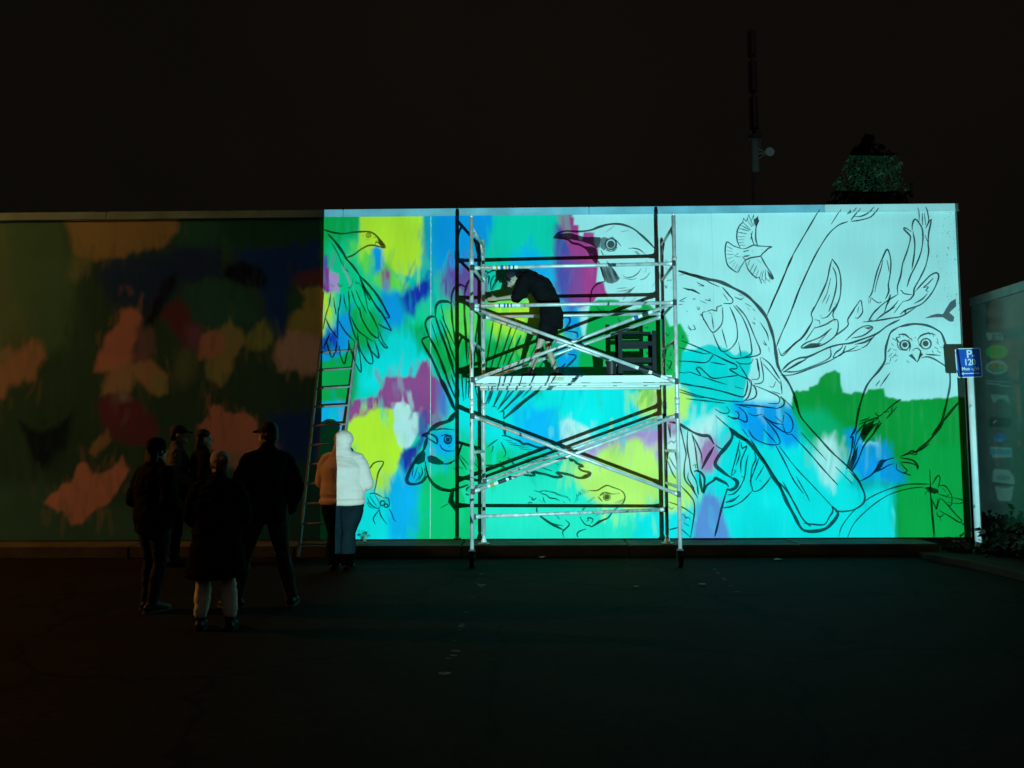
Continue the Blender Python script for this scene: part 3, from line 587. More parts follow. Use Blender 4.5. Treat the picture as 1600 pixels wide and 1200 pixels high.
# lines: crop | width in photo pixels : x,y x,y ... ; ...      (c = circle cx,cy,r ; f = filled shape ; h = half-dark filled shape)
ART = {
'flying_bird': '''
R3|2.6: 150,315 250,350 370,368 480,352 600,345 660,350 710,380 760,435 805,490 805,515 760,505 700,490 640,490 560,530 480,590 405,618
R3|1.8: 705,480 720,455 760,470 800,500; 735,430 715,455; 690,410 715,405
R3|f: 738,428 760,440 805,490 803,513 765,498 742,470
R3|1.4: c640,383,22
R3|f: c640,383,8
R3|1: 615,420 640,430; 580,385 590,395
R3|3.6: 215,370 290,450 370,560 405,625 480,710 550,810
R3|3.4: 550,810 640,900 730,1010 840,1195; 545,810 590,920 660,1030 760,1190
R4|3: 740,0 800,100 880,245; 800,0 850,90 855,110 800,105; 740,175 800,210 880,245
R3|1.3: 250,460 310,560 360,670 385,720; 380,660 380,700; 385,730 430,770; 240,890 275,922; 320,880 330,905 350,920 370,890; 420,930 450,930 470,880; 480,830 470,880; 430,770 400,720; 500,860 520,890 540,870
R3|1.6: 180,920 165,1050 160,1195; 245,990 230,1100 200,1195; 275,1030 285,1120 300,1195; 350,1000 340,1100 325,1195; 430,960 440,1100 445,1195; 380,1000 390,1080 410,1150; 460,960 500,1080 560,1195; 510,960 560,1080 620,1195; 560,850 620,1000 650,1060 655,1020; 540,880 590,960 630,1140
R4|2.3: 220,0 190,100 165,230; 190,110 240,220 320,325; 325,0 320,120 315,200 320,330; 320,130 400,260 500,360; 290,0 300,80; 440,0 440,90 470,220 515,345; 455,100 520,230 600,300 680,355; 545,0 570,120 660,270 740,320 735,240; 620,0 690,120 745,240; 750,250 790,360 840,420 810,420 760,360 740,320
R4|2.3: 620,330 640,420 690,480 745,530 735,450 700,350; 525,260 530,350 560,460 620,560 660,590 685,575 670,480 630,370 620,320; 520,370 545,480 560,600 560,680 520,620 480,540 470,440; 430,340 440,420 480,520; 335,400 340,480 385,590 410,500 440,380; 235,280 190,400; 205,350 220,430 260,525 300,430 310,350; 165,430 190,370 240,270''',
'fantail': '''
U4|4: 165,685 115,705 110,740 190,880 260,1040 330,1195; 165,685 135,590 145,545 185,515 220,520; 165,685 240,830 320,1040; 220,520 225,430 260,390 330,390 355,410; 220,520 260,640 320,800 390,1040
U4|3.4: 355,410 360,330 385,270 430,245 480,265; 355,410 365,560 395,760 400,880; 470,320 490,240 530,180; 470,320 468,500 485,700 485,880; 600,150 640,130 670,140
U4|1.3: 265,400 310,620; 180,550 250,770; 255,540 300,630 330,720 350,800 390,900; 365,380 400,440; 520,520 515,700 500,880; 580,540 560,720 545,880
R4|5: 1380,740 1450,880 1540,1080
R4|2: 1440,720 1545,960; 1500,700 1548,860
R4|7: 1545,1090 1470,1180
R5|7: 1545,30 1500,100 1440,130 1370,150 1310,190 1260,235
U1|2.6: 220,290 260,250 320,215 370,215 410,280; 310,520 340,430 440,310; 215,340 260,290 275,330 260,420; 300,500 300,380 340,300 380,300; 370,215 470,330
U1|1.6: 455,470 470,400 490,350; 330,500 380,420; 540,560 580,660; 400,650 430,600; 690,640 720,560
R7|2.4: 540,270 480,640 440,900 420,1100; 640,230 580,520 520,740 470,950 440,1120; 740,290 640,600 590,740 520,980 460,1150; 830,420 740,620 690,740 640,910 540,1170; 890,560 780,820 700,1000 590,1195; 1000,640 900,900 660,1195
R7|4.6: 1290,720 1200,820 1040,970 750,1195
R7|1.5: 800,300 700,560 640,740; 0,300 150,720; 0,220 150,560; 0,420 130,760; 560,960 500,1070; 1090,850 990,920 830,1080; 1180,840 1080,930
R7|4: 0,880 60,1000 140,1195
R7|2: 0,720 150,1100; 240,260 250,520 270,750; 380,270 350,560 340,740; 210,840 220,1000 230,1110; 260,840 250,1090; 290,860 280,1080; 330,880 380,1100
R7|2.8: 1150,330 1160,290 1230,250 1330,240 1330,300 1270,370 1200,390; 1270,250 1150,400; 1300,380 1410,400 1415,450; 1310,620 1400,640 1360,700 1280,770; 1130,700 1300,600; 1120,470 1180,430 1240,480
R7|1.6: 960,860 1060,700 1150,520; 890,740 1000,560 1040,420; 930,640 1010,480; 1080,690 1160,600
R5|2: 1320,215 1400,200 1480,205 1545,215
R5|3: 1260,235 1210,255 1195,285; 1250,245 1320,270 1355,310 1350,355 1310,330 1260,300
R5|f: 1195,275 1240,240 1290,235 1260,262 1250,300 1235,290
R5|6.5: 1250,290 1235,350 1215,420
R5|2.6: c1465,310,38
R5|f: c1465,312,24
R5|2: 1390,275 1440,262 1510,275; 1420,330 1460,360 1510,345; 1380,360 1400,400 1450,430 1545,430; 1470,380 1490,390
R5|f: 1250,490 1290,475 1340,490 1420,545 1430,570 1370,575 1310,565 1260,545
R5|4: 1430,565 1480,560 1550,520
R5|5: 1250,640 1260,690 1310,770 1380,820 1460,840 1550,840; 1210,420 1150,500 1110,560 1060,660 1035,730 1060,770 1130,775 1200,750 1250,690
R5|f: 1212,410 1170,480 1110,560 1160,572 1225,540 1232,460
R5|3: 1230,540 1240,620 1260,690
R5|2: 1110,590 1090,700; 1150,600 1110,720; 1160,650 1170,690 1130,750; 1190,600 1200,660 1160,740; 1220,610 1230,680 1190,740
R5|f: 1490,850 1535,845 1510,940 1552,1040 1552,1075 1500,1010 1465,965
R5|1.5: 1470,980 1390,1025
R8|1.7: 140,390 200,460; 130,400 170,470; 90,480 105,505; 240,440 280,490; 255,420 270,460; 150,430 190,500; 100,470 160,490
R8|3: 330,465 440,470 500,500
R8|4: 0,650 60,655 100,640 150,630 200,610; 180,680 205,690; 185,660 190,640 210,625
R8|f: 60,690 95,660 90,720 120,790 125,820 50,735
U5|6: 200,430 220,600
U5|3.6: 180,605 240,610 310,640 390,670 430,705 480,700 560,730 640,750 720,740 800,800
U5|1.3: 200,650 300,670; 240,680 360,700; 270,710 400,720; 320,720 430,730; 370,740 500,740; 390,760 540,770; 470,790 560,790; 440,890 560,870; 470,870 640,840; 540,880 700,830; 420,930 560,910; 510,960 600,930; 600,860 740,850; 560,900 700,880; 480,950 560,930
U5|2.3: 10,740 60,700 130,650; 60,800 80,740 65,730; 170,680 190,720 220,780 225,830 200,860; 250,860 300,910 330,960 325,985; 0,960 90,965; 150,1040 180,990 240,1020; 150,905 180,925
U5|3.8: 960,870 1020,890 1060,930 1140,965 1080,970 1110,1010 1220,1045 1170,1090 1080,1100 980,1065 830,1035 830,1050 890,1085 800,1090 700,1060 600,1040 500,1010 570,1070 430,1065
U5|f: 970,870 1020,890 1015,915 972,905
U5|f: 1150,1060 1230,1040 1160,1092 1110,1085
U5|2: 410,1060 530,1085; 650,980 770,1020; 810,930 850,950
U5|3: 90,40 20,230; 200,50 85,260; 340,50 130,300; 470,50 180,320; 60,260 120,270; 150,330 200,320 200,400
U5|5: 640,50 400,240 200,410''',
'lizard': '''
U6|1.5: 130,235 210,255 240,240 320,240; 210,255 240,280 300,295 340,335 430,350 485,380; 255,325 260,365 290,410; 200,360 250,400; 530,385 560,410; 430,580 490,635
U6|1.5!: 270,240 330,250 340,240 370,265 380,250 410,270 430,265 450,295 470,285 490,310 500,290 520,320 540,300 560,330 580,315 600,345 610,340 635,390
U6|2.5: 60,315 110,350; 160,330 140,355 100,365 110,330; 170,460 165,510 180,555; 560,640 620,705 550,780 525,820 545,895; 850,770 760,800 725,840 740,885; 40,412 80,400 100,412
U6|3.2: 180,560 260,630 350,690 450,740 540,785
U6|1.5: 230,590 310,650 400,700 530,725
U6|1.6!: 690,400 750,350 700,360 730,330 715,290 750,310 750,260 780,300 760,240 800,290 790,215 840,280 820,215 870,260 890,235
U6|2: 890,235 1000,235 1080,190 1145,162 1210,185 1280,210 1340,235 1380,280 1392,340 1370,400 1330,440 1230,520 1160,610 1080,650 1040,650 990,690 930,740 900,720 850,715 800,660 760,590
U6|1.2: 1250,410 1320,380 1390,350; 980,580 1030,565; 1070,570 1140,530; 1290,420 1380,370
U6|3: 1160,610 1060,660 940,735
U6|1.5: 1060,270 1120,260 1200,280 1240,285 1280,275; 870,400 970,325; 850,660 890,650 870,620 910,615 950,640 920,690; 800,430 830,480 800,500 850,545
U6|1: c1140,325,50
U6|f: c1140,325,38
U6|2.6: 1020,320 1075,385; 1040,310 1060,290 1100,275
U6|f: c1305,275,8''',
'pigeon': '''
S1|3.2: 35,410 80,365 160,340 300,345 420,330 500,300 600,272 690,265 780,280 870,320 950,385 1020,450 1095,530
S1|3.4: 35,410 100,415 180,430 230,465 300,480 380,530 430,610 490,690
S1|f: 35,410 90,372 130,365 200,358 250,375 330,395 430,430 490,490 500,520 480,520 420,480 330,450 230,430 150,425 90,420
S1|f: 340,402 430,400 520,405 522,440 512,520 495,500 490,490 430,430
S1|f: 350,500 430,500 480,520 500,600 490,680 450,610 400,540
S1|h: 520,415 560,402 600,412 578,450 574,490 588,525 555,542 520,510
S1|h: 592,528 630,545 672,528 690,500 700,510 668,552 610,556 575,540
S1|h: 600,402 650,398 690,440 694,480 684,470 668,425 630,408
S1|2.6: c630,475,56
S1|f: c630,478,40
S1|2: 680,430 735,495; 525,540 560,610; 590,650 600,690; 210,365 240,375 300,400
S1|3.2: 500,650 540,760 570,860
S1|2.6: 590,660 640,712
S1|h: 500,680 640,712 680,760 725,835 690,870 640,888 590,880 560,850 540,780
S1|1.8: 560,740 600,870; 600,730 650,880; 640,720 700,860; 520,700 570,850; 580,720 630,880; 655,740 712,840
S1|2.8: 570,865 490,890 435,950 415,1050 415,1090
S1|1: 575,355 620,320 665,285; 735,345 815,335; 690,940 800,930; 690,970 780,960 840,940; 1000,640 1010,680; 1000,720 990,770; 1060,920 1090,880; 760,830 850,845 900,830
S1|1.4: 810,520 880,520 940,540 990,585; 750,800 800,825 870,810 920,770 945,730; 930,850 990,830 1040,770; 750,1000 830,960 880,920; 750,1060 800,1000 870,930; 830,1090 890,1030; 880,550 940,600; 895,545 930,590
S1|2: 1380,930 1440,955 1480,950 1560,995; 1530,880 1600,910
S1|1.4: 1340,1070 1400,1075; 1390,1045 1420,1030; 1480,1050 1510,1050; 1350,1105 1375,1100; 1525,1140 1545,1160 1555,1135; 1190,900 1205,935 1215,905; 1260,930 1300,935; 1340,800 1390,790; 1215,855 1265,850; 1190,640 1240,680; 1200,720 1225,750
S2|1.5: 1430,340 1465,375 1450,345; 1490,320 1512,360 1490,365; 1370,420 1385,450 1365,455; 1200,400 1225,435 1235,405; 1560,200 1590,230 1590,270; 1235,640 1258,630 1250,600; 1200,800 1240,770 1260,700 1220,690; 1420,425 1440,432; 980,340 1015,355 1010,335; 1000,600 1020,625 1030,590; 670,510 680,550 688,510; 1000,470 1025,475; 900,140 915,180; 480,110 500,150 560,180 540,130; 700,240 760,330; 1200,720 1270,790
S4|4.8: 0,115 100,145 200,175 320,200 430,250 530,305 600,370 660,440 700,510 740,630 765,780 775,850 800,910
S1|4: 1330,755 1440,790 1600,825
S4|3.6: 800,910 860,990 910,1100 940,1200
T1|2.8: 935,0 965,80 1000,165 1060,240 1150,340 1250,450 1370,560 1450,650 1500,750 1520,810 1505,870 1430,920 1340,935 1290,930
T1|2: 300,150 360,205 420,255
T1|5: 420,255 560,360 620,430 700,530 760,640 830,740 880,850 940,960 1000,1070 1050,1095 1120,1095 1200,1075 1260,1020 1300,960 1290,930 1250,890
T1|2.6: 1020,1030 1100,1040 1190,1040 1230,980 1260,930 1250,890; 800,680 870,750 940,860 1010,990 1080,1060; 590,350 680,490 780,640 860,780
T1|2.2: 790,390 860,520 940,680 1020,790; 920,300 1060,450 1180,590 1300,720; 1390,600 1460,680 1510,760
T1|1.4: 820,400 950,570 1100,730 1250,890; 1000,290 1100,400 1210,520; 1280,570 1380,670 1420,710; 850,690 930,830; 960,650 1040,790 1070,850
T1|2: 300,100 350,130 400,135 415,110 390,80; 400,150 450,180 490,170 490,130 460,120; 490,80 550,140 555,205 490,180 400,160; 570,130 620,155 680,140; 690,140 720,180 790,215 860,225; 860,120 910,160 935,230 915,285 870,290 790,240 700,160; 570,270 620,340 720,385 800,390 830,370 800,300 740,220 680,150; 690,260 800,380; 850,230 880,300 930,310; 520,260 570,330; 790,160 850,215; 860,145 850,210
S4|2: 0,820 100,825 220,830 275,765; 20,660 120,700 280,770; 60,905 100,910 175,935 140,880 165,870 210,910 270,955 370,945 480,930; 275,775 235,825
S4|2.5: 280,770 380,820 450,850 455,880 400,885 480,935; 0,990 100,1010 220,1030 350,1060 450,1090 510,1100 530,1060 540,1010 540,970; 480,935 560,970 570,1000 560,1060 540,1110 500,1140; 440,1160 600,1170 760,1190; 790,1100 825,1130 820,1170 760,1195; 560,990 600,1030 610,1080 590,1110 530,1130
S4|1.6: 0,715 110,740 215,765 250,750; 250,830 370,850; 180,940 280,975 380,1005; 440,1020 510,1040; 0,910 70,915; 0,1040 120,1080 240,1110 350,1130 500,1140; 0,1060 150,1100 250,1110; 60,1115 200,1130 360,1150; 470,1165 560,1185; 590,1010 700,1055 785,1100 780,1150 700,1150; 800,1095 900,1195
S4|1.6: 145,205 200,235 160,230; 10,350 60,325; 110,335 135,335; 170,350 220,370; 210,340 250,350 240,330; 145,395 165,410; 75,540 100,580; 120,535 130,575 100,575; 0,380 30,378; 60,430 75,432
S4|2.2: 35,250 100,265 165,295; 345,245 400,310 425,340 415,370 350,370; 350,295 390,350; 220,435 260,420 300,430 300,400 340,385; 170,455 185,470 190,440 215,435; 200,180 260,215 320,240
S4|2: 185,470 220,530 265,595 310,570 345,510 345,400; 265,595 310,700 340,745 390,735 430,700 460,640 455,540 430,460 400,395; 345,745 430,800 530,785 570,760 570,700 550,600 500,480 430,385; 450,385 530,480 600,640 640,740 620,775 500,800; 450,820 480,840 560,840 585,800; 600,800 620,830 630,950 570,965; 640,790 665,940 650,990 590,1000; 650,790 720,850 795,960; 800,970 810,1080; 640,520 690,600 705,660; 730,1055 800,1080
S4|1.5: 260,460 275,570; 240,440 265,455; 340,570 380,720; 470,670 490,790; 660,840 800,1000; 730,870 790,960; 470,840 540,950 560,990; 710,1015 740,1025 760,980; 440,320 490,340 510,320; 520,370 570,395; 540,400 555,425; 580,410 600,430; 590,480 600,500; 575,515 600,535 590,515; 660,680 690,700 665,660; 705,710 710,750; 470,300 500,310
S4|2.6: 615,800 625,900''',
'branch_and_foot': '''
T1|5.6: 415,250 440,300 430,350 380,420 330,480 300,550 360,610 430,660; 430,660 470,680 480,710 460,745 420,760 395,750
T1|5: 440,290 520,340 580,370
T1|2.6: 300,390 340,420 380,430
U7|4.4: 90,110 170,125 240,165 320,210 390,232 445,238 490,310
U7|5: 490,330 430,430 380,530
U7|2.2: 180,130 220,300 240,400 225,500 230,620 290,700 345,790; 255,190 250,330 270,450 285,550 330,640 350,740; 290,210 320,330 335,450 350,560; 300,230 370,380 385,480; 75,460 120,570 150,615; 190,680 260,750 305,810 315,860 312,940 280,1140; 180,1050 280,1140; 80,1075 180,1050; 260,560 255,610 280,660 320,730
U7|1.5: 80,130 100,250 95,130; 70,310 110,280 130,300 150,270; 70,440 90,430 130,500 160,540; 200,930 230,950 240,970 260,960 280,990; 220,1010 250,1030 270,1040; 80,860 110,890 130,870; 50,960 90,1000 70,970; 70,820 160,850 240,890 310,940; 300,500 330,490 320,520 350,510
U7|3.6: 310,560 330,545 370,560 400,600 405,640 390,740 375,690 365,620 360,570
U7|2.6: 290,670 310,700 300,720 325,740; 340,690 350,760
U7|4.6: 395,750 420,680 490,630 500,610 540,630 600,660 620,690
U7|3.2: 610,700 560,870 510,1080 495,1135
U7|2: 600,825 680,790; 600,830 680,805; 575,880 640,870 685,850
T1|2.2: 500,350 480,450 440,600 430,650; 510,370 520,420 560,400 540,450 510,530 510,620; 570,470 550,560 540,650 500,740 450,790 400,800; 620,450 630,510 600,580 590,700 600,740 610,770 660,760 720,700 755,650; 655,500 600,650 580,690; 385,860 440,850 500,800; 365,905 440,890 520,850 600,770
T1|1.6: 700,560 630,680; 660,680 680,690; 440,640 470,600 450,600; 510,650 540,660 530,690; 470,560 500,470 490,420''',
'small_bird': '''
S5|1.7: 395,525 440,520 520,485 560,495 660,500 710,503 670,520 650,540 605,580 590,600 540,610 480,620 430,640 400,600
S5|2.1: 560,490 540,430 540,330 550,270 575,230; 590,600 640,690 700,780 730,840
S5|1.6!: 575,230 545,250 565,180 520,230 520,170 490,240 465,170 450,220 440,240 410,205 405,250 380,270 360,300 345,340 340,400 345,440 360,480 380,520
S5|1.3: 490,330 405,250; 480,330 375,275; 470,340 360,310; 450,370 345,350; 430,400 345,400; 420,430 345,430; 410,460 355,460; 430,490 365,485; 500,300 450,220; 510,290 490,230; 520,290 520,200
S5|f: 522,220 560,188 575,235 545,300 527,270
S5|1.8: 490,360 500,420 520,480; 505,340 485,430
S5|1.7: 395,525 310,495 250,455 230,470 220,560 240,680 280,730 350,770 380,720 430,640
S5|1.1: 240,500 300,530; 235,540 300,555; 230,580 310,585; 240,630 310,610; 260,680 320,640; 290,720 330,660; 320,740 350,680; 345,750 370,700; 360,570 320,600 380,610
S5|4: 410,555 465,540; 415,605 475,595
S5|1.6!: 430,640 440,690 460,740 500,790 545,830 575,820 600,890 600,830 640,885 640,830 690,870 690,830 720,850
S5|1.3: 480,640 455,700; 520,680 480,760; 550,700 510,790; 570,740 540,820; 600,760 580,830; 620,740 600,850; 640,740 640,860; 660,750 690,850
S5|f: 662,750 730,830 710,850 672,800
S5|1: 500,540 510,570; 600,540 610,530; 560,640 600,680''',
'branches': '''
S5|2.1: 1205,110 1100,290 1000,460 900,640 830,820 740,1030 665,1195
S4|2.1: 895,0 830,140 760,300 690,470
S5|2.1: 1500,240 1400,280 1300,370 1200,520 1120,670 1050,820 990,950 900,1195
S4|2.1: 1065,0 960,230 870,460 800,620 765,710
S5|1.7: 1425,110 1325,270
S4|2.1: 780,720 815,780 900,690 960,640 1010,570 1045,510
S5|2.3: 1335,630 1310,720 1280,860 1220,1000 1150,1140 1120,1195; 1335,630 1400,730 1425,850 1420,1000 1385,1110 1320,1195; 1340,715 1370,780 1380,900 1350,1040 1300,1180
S5|1.2: 1320,830 1280,990 1230,1090; 1310,1000 1270,1100; 1360,1100 1390,1110 1350,1195
S6|2.3: 515,1040 550,980 580,850 610,740 660,620 710,530 745,640 740,780 720,900 725,970 690,1050; 820,1000 815,920 850,800 870,680 920,540 950,420 940,380 885,325 890,305 960,345; 970,330 970,270 1000,215 1050,270 1075,330 1080,430 1060,560 1010,690 950,810 915,920; 975,340 995,460 990,580 965,740; 1110,310 1160,220 1165,240 1140,370 1135,480 1140,560 1110,700 1050,830 990,940 985,1000 940,1055 870,1075; 1000,970 1080,880 1160,800 1225,775 1245,820 1200,940 1130,1040 1050,1110 910,1160 890,1195
S6|1.5: 665,640 640,740 600,870 580,980; 705,640 720,710 725,760; 530,1090 540,1035 570,1060 620,1090 650,1075; 520,1100 510,1050; 1075,150 1075,280; 1095,150 1110,280; 1100,380 1130,450; 840,960 860,960 880,990 940,1000 970,1000
S6|2: 1040,250 1040,150 1020,95; 1105,85 1130,150 1140,230 1110,310; 1190,830 1120,900 1080,930 1140,920 1110,960 1140,970; 990,1095 1070,1050 1130,990
S6|2.2: 570,1195 640,1120 720,1060 820,1000; 700,1195 780,1120 825,1060; 740,1000 700,1120 680,1190; 745,1000 730,1060 690,1140; 780,1195 870,1075; 330,1195 400,1100 435,1060 450,1150; 410,1130 400,1195; 385,95 340,150; 430,100 350,200 330,230; 570,85 510,150 440,185 370,190; 615,100 540,190 430,225 330,240
S6|f: 320,110 335,150 285,168
S7|2.2: 265,0 245,60 255,110 190,230 120,290 0,390; 270,170 360,140 430,100 460,110 460,180 430,240 320,310 170,330 200,290 320,240 410,170; 430,240 540,150 540,100 590,20 600,0; 600,80 620,90 660,40 655,0; 660,120 760,110 880,90 980,70 1090,0; 740,100 710,110 760,30 800,0; 770,100 850,40 920,0; 1000,60 1010,20 960,60; 520,270 620,180 690,150 740,160 720,190 660,230 570,250; 770,215 730,260 690,310 650,330; 420,410 440,370 490,330 500,300; 420,410 490,380 525,310
S7|1.4: 270,100 310,110 315,140; 280,155 200,270; 300,290 400,180; 330,90 370,80 400,50 430,0; 440,0 420,60 440,120; 320,60 330,90; 540,360 600,350 650,335
S7|f: 165,330 240,290 330,290 290,322
S7|f: 670,165 740,158 710,180
S7|2.8: 0,520 70,450 150,410 220,400 330,350 400,320 480,300 560,290 650,260 770,215 860,150 960,100; 750,240 680,280 600,300
S7|f: 40,505 140,440 185,425 120,472
S7|2: 15,525 120,470 200,420 215,405; 20,520 120,520 220,490 320,450 390,410 405,380 400,325; 0,550 90,545 200,510 330,460 420,420 500,370 570,340 620,310''',
'owl': '''
S7|3.4: 950,160 1010,145 1090,135 1190,150 1270,190 1300,220 1330,310 1345,400 1360,500 1365,620 1345,730 1320,840 1290,930 1220,1030; 950,160 890,200 865,260 845,340 840,430 800,500 730,580 690,640 660,720 630,820 615,900 600,990 575,1030
S7|2.4: c1000,305,38; c1170,295,42
S7|f: c1000,303,22
S7|f: c1168,293,24
S7|2.4: 950,220 1000,220 1050,260; 960,240 930,250 960,290; 1100,270 1130,230 1190,210 1250,225; 1050,250 1060,270
S7|1.7: 950,215 965,245; 980,212 990,240; 1190,200 1205,228; 1220,205 1235,238; 940,260 940,300 960,340 1020,350; 1030,260 1045,310 1035,360; 1110,270 1120,310 1150,330; 1075,250 1090,240
S7|f: 1030,390 1060,375 1090,430 1095,442 1060,412
S7|f: 1105,425 1150,380 1122,362 1115,385
S7|2: 1060,350 1090,330 1115,340 1130,370 1100,440 1075,400
S7|2.4: 1130,410 1180,400 1230,415 1290,450 1330,480 1340,520; 1170,380 1240,385 1290,390
S7|1.8: 860,360 890,330; 870,400 900,370; 840,460 880,450; 880,440 890,400; 900,410 930,370; 920,440 940,420; 890,290 910,310; 880,340 870,360; 1260,250 1270,290; 1240,320 1270,340; 1280,320 1320,330; 1260,350 1290,370; 1220,350 1230,370; 1015,430 1035,450; 900,250 930,270; 1250,280 1275,300; 905,340 935,350; 920,390 945,395
S7|2: 880,530 800,640; 800,590 765,635
S7|2.4: 635,920 700,900 720,880; 760,850 790,880 820,860; 820,860 900,790 970,740; 630,945 720,910 790,890 760,920; 850,900 940,800; 600,1030 680,930; 690,920 640,1030; 800,910 740,1030; 830,850 870,840; 900,800 890,850
S7|f: 665,955 760,905 720,1000 700,1030 640,1030
S8|2.8: 430,20 375,130 395,120 390,200 370,300 340,400; 640,0 560,110 490,200 440,320 385,420
S8|f: 485,60 560,20 610,0 520,110 482,160 455,110
S8|f: 350,390 390,280 440,200 430,300 382,415
S8|1.8: 430,70 400,230; 470,90 420,200 390,330; 530,90 470,180
S7|3.6: 1450,750 1380,830 1300,930 1220,1030
S8|3.6: 1170,0 1110,80 1030,170 930,250
S8|2.6: 1050,180 960,240 800,290; 800,290 870,260 900,240 940,260 930,275 890,270; 800,300 850,310 910,325 950,370 945,400 940,370 900,350 840,340 810,340; 750,300 680,320 630,330 600,390 550,450 460,500
S8|2: 800,340 830,380 860,410 830,430 770,400 770,350; 550,440 640,400 700,365 750,350; 640,360 650,390
S8|3.6: 820,430 890,450
S8|f: 610,370 640,330 700,315 660,345 630,400 560,440
S8|2: 490,680 560,630 700,570 850,530 1000,525 1050,530
S8|1.5: 350,980 400,870 480,780 600,680 720,610 870,565 1000,550; 275,975 300,890 370,790 420,740''',
'insects': '''
S8|2: 1050,400 1055,480 1060,640 1070,800 1085,980; 1065,640 1095,980; 1070,530 1100,480 1125,450 1140,480 1120,560; 1130,540 1180,540 1220,590 1240,640 1230,710 1190,690; 1110,740 1140,650 1200,700 1260,770 1325,840 1300,850 1220,800 1130,750
S8|f: 1010,560 1060,550 1120,570 1130,600 1090,610 1040,590
S8|1.6: 1160,560 1190,590; 1190,640 1230,640; 1200,680 1230,680; 1240,640 1330,660 1340,675 1310,690 1240,690; 1060,640 1100,720 1110,740 1120,640; 1110,760 1120,800 1150,800 1170,780; 1140,800 1145,840; 1000,560 1060,550; 1010,620 1020,590 1050,600; 1120,610 1200,630 1210,610
T2|q: 25,465 90,435 150,420 200,425 230,370 270,310 320,280 325,350 260,410 305,450 300,495 260,495 200,455 120,455
R5|1.8: 640,660 650,620 690,560 740,540 790,540 790,570 740,660 715,790 695,870; 600,580 630,560 640,600 635,680; 650,880 700,870 760,900 800,920; 800,920 840,920 855,960 850,1010 820,1020; 620,960 650,1010 700,1030; 850,1030 880,1080 900,1140 925,1165
R5|1.5: 630,910 640,960 690,1010 740,1030 760,1000; 650,900 690,960 720,1000; 700,880 750,960; c820,1000,18
R5|2.4: c785,975,25
R5|2: 760,1030 690,1130 710,1195; 750,1040 770,1110 830,1195''',
}
def catmull(pts, step=3.0):
    if len(pts) < 3:
        out = []
        a, b = np.array(pts[0]), np.array(pts[-1]); k = max(2, int(np.linalg.norm(b - a) / step))
        return [tuple(a + (b - a) * t) for t in np.linspace(0, 1, k)]
    P = [np.array(p) for p in pts]; P = [2 * P[0] - P[1]] + P + [2 * P[-1] - P[-2]]
    out = []
    for i in range(1, len(P) - 2):
        p0, p1, p2, p3 = P[i - 1:i + 3]
        k = max(2, int(np.linalg.norm(p2 - p1) / step))
        for t in np.linspace(0, 1, k, endpoint=False):
            out.append(tuple(.5 * ((2 * p1) + (-p0 + p2) * t + (2 * p0 - 5 * p1 + 4 * p2 - p3) * t * t + (-p0 + 3 * p1 - 3 * p2 + p3) * t ** 3)))
    out.append(tuple(P[-2]))
    return out
def px_slide(x, y): return to_slide(on_y(x, y, WY))
def ribbon(mb, pts, w, rnd, taper=True):
    n_ = len(pts)
    L = []; R_ = []
    ph = rnd.uniform(0, 6)
    for i, p in enumerate(pts):
        a = np.array(pts[max(i - 1, 0)]); b = np.array(pts[min(i + 1, n_ - 1)])
        t = b - a; t = t / (np.linalg.norm(t) + 1e-9); s = np.array((-t[1], t[0]))
        ww = w * .5 * (1 + .16 * math.sin(ph + i * .55) + .1 * math.sin(ph * 2 + i * .23))
        if taper: ww *= min(1, .45 + .55 * min(i, n_ - 1 - i) / 3.0)
        L.append(px_slide(*(np.array(p) + s * ww))); R_.append(px_slide(*(np.array(p) - s * ww)))
    vs = L + R_
    mb.add(vs, [(i, i + 1, n_ + i + 1, n_ + i) for i in range(n_ - 1)])

def slide_mat(name, col):
    m = bpy.data.materials.new(name); m.use_nodes = True
    nt = m.node_tree; nt.nodes.clear()
    o = nt.nodes.new('ShaderNodeOutputMaterial'); t = nt.nodes.new('ShaderNodeBsdfTransparent')
    if col is None:
        a = nt.nodes.new('ShaderNodeVertexColor'); a.layer_name = 'paint'; nt.links.new(a.outputs['Color'], t.inputs['Color'])
    else: t.inputs['Color'].default_value = (*col, 1)
    nt.links.new(t.outputs['BSDF'], o.inputs['Surface']); return m
m_ink = slide_mat('slide_ink', (.070, .085, .10))
m_half = slide_mat('slide_half_tone', (.24, .25, .29))
m_quarter = slide_mat('slide_grey_tone', (.13, .14, .17))

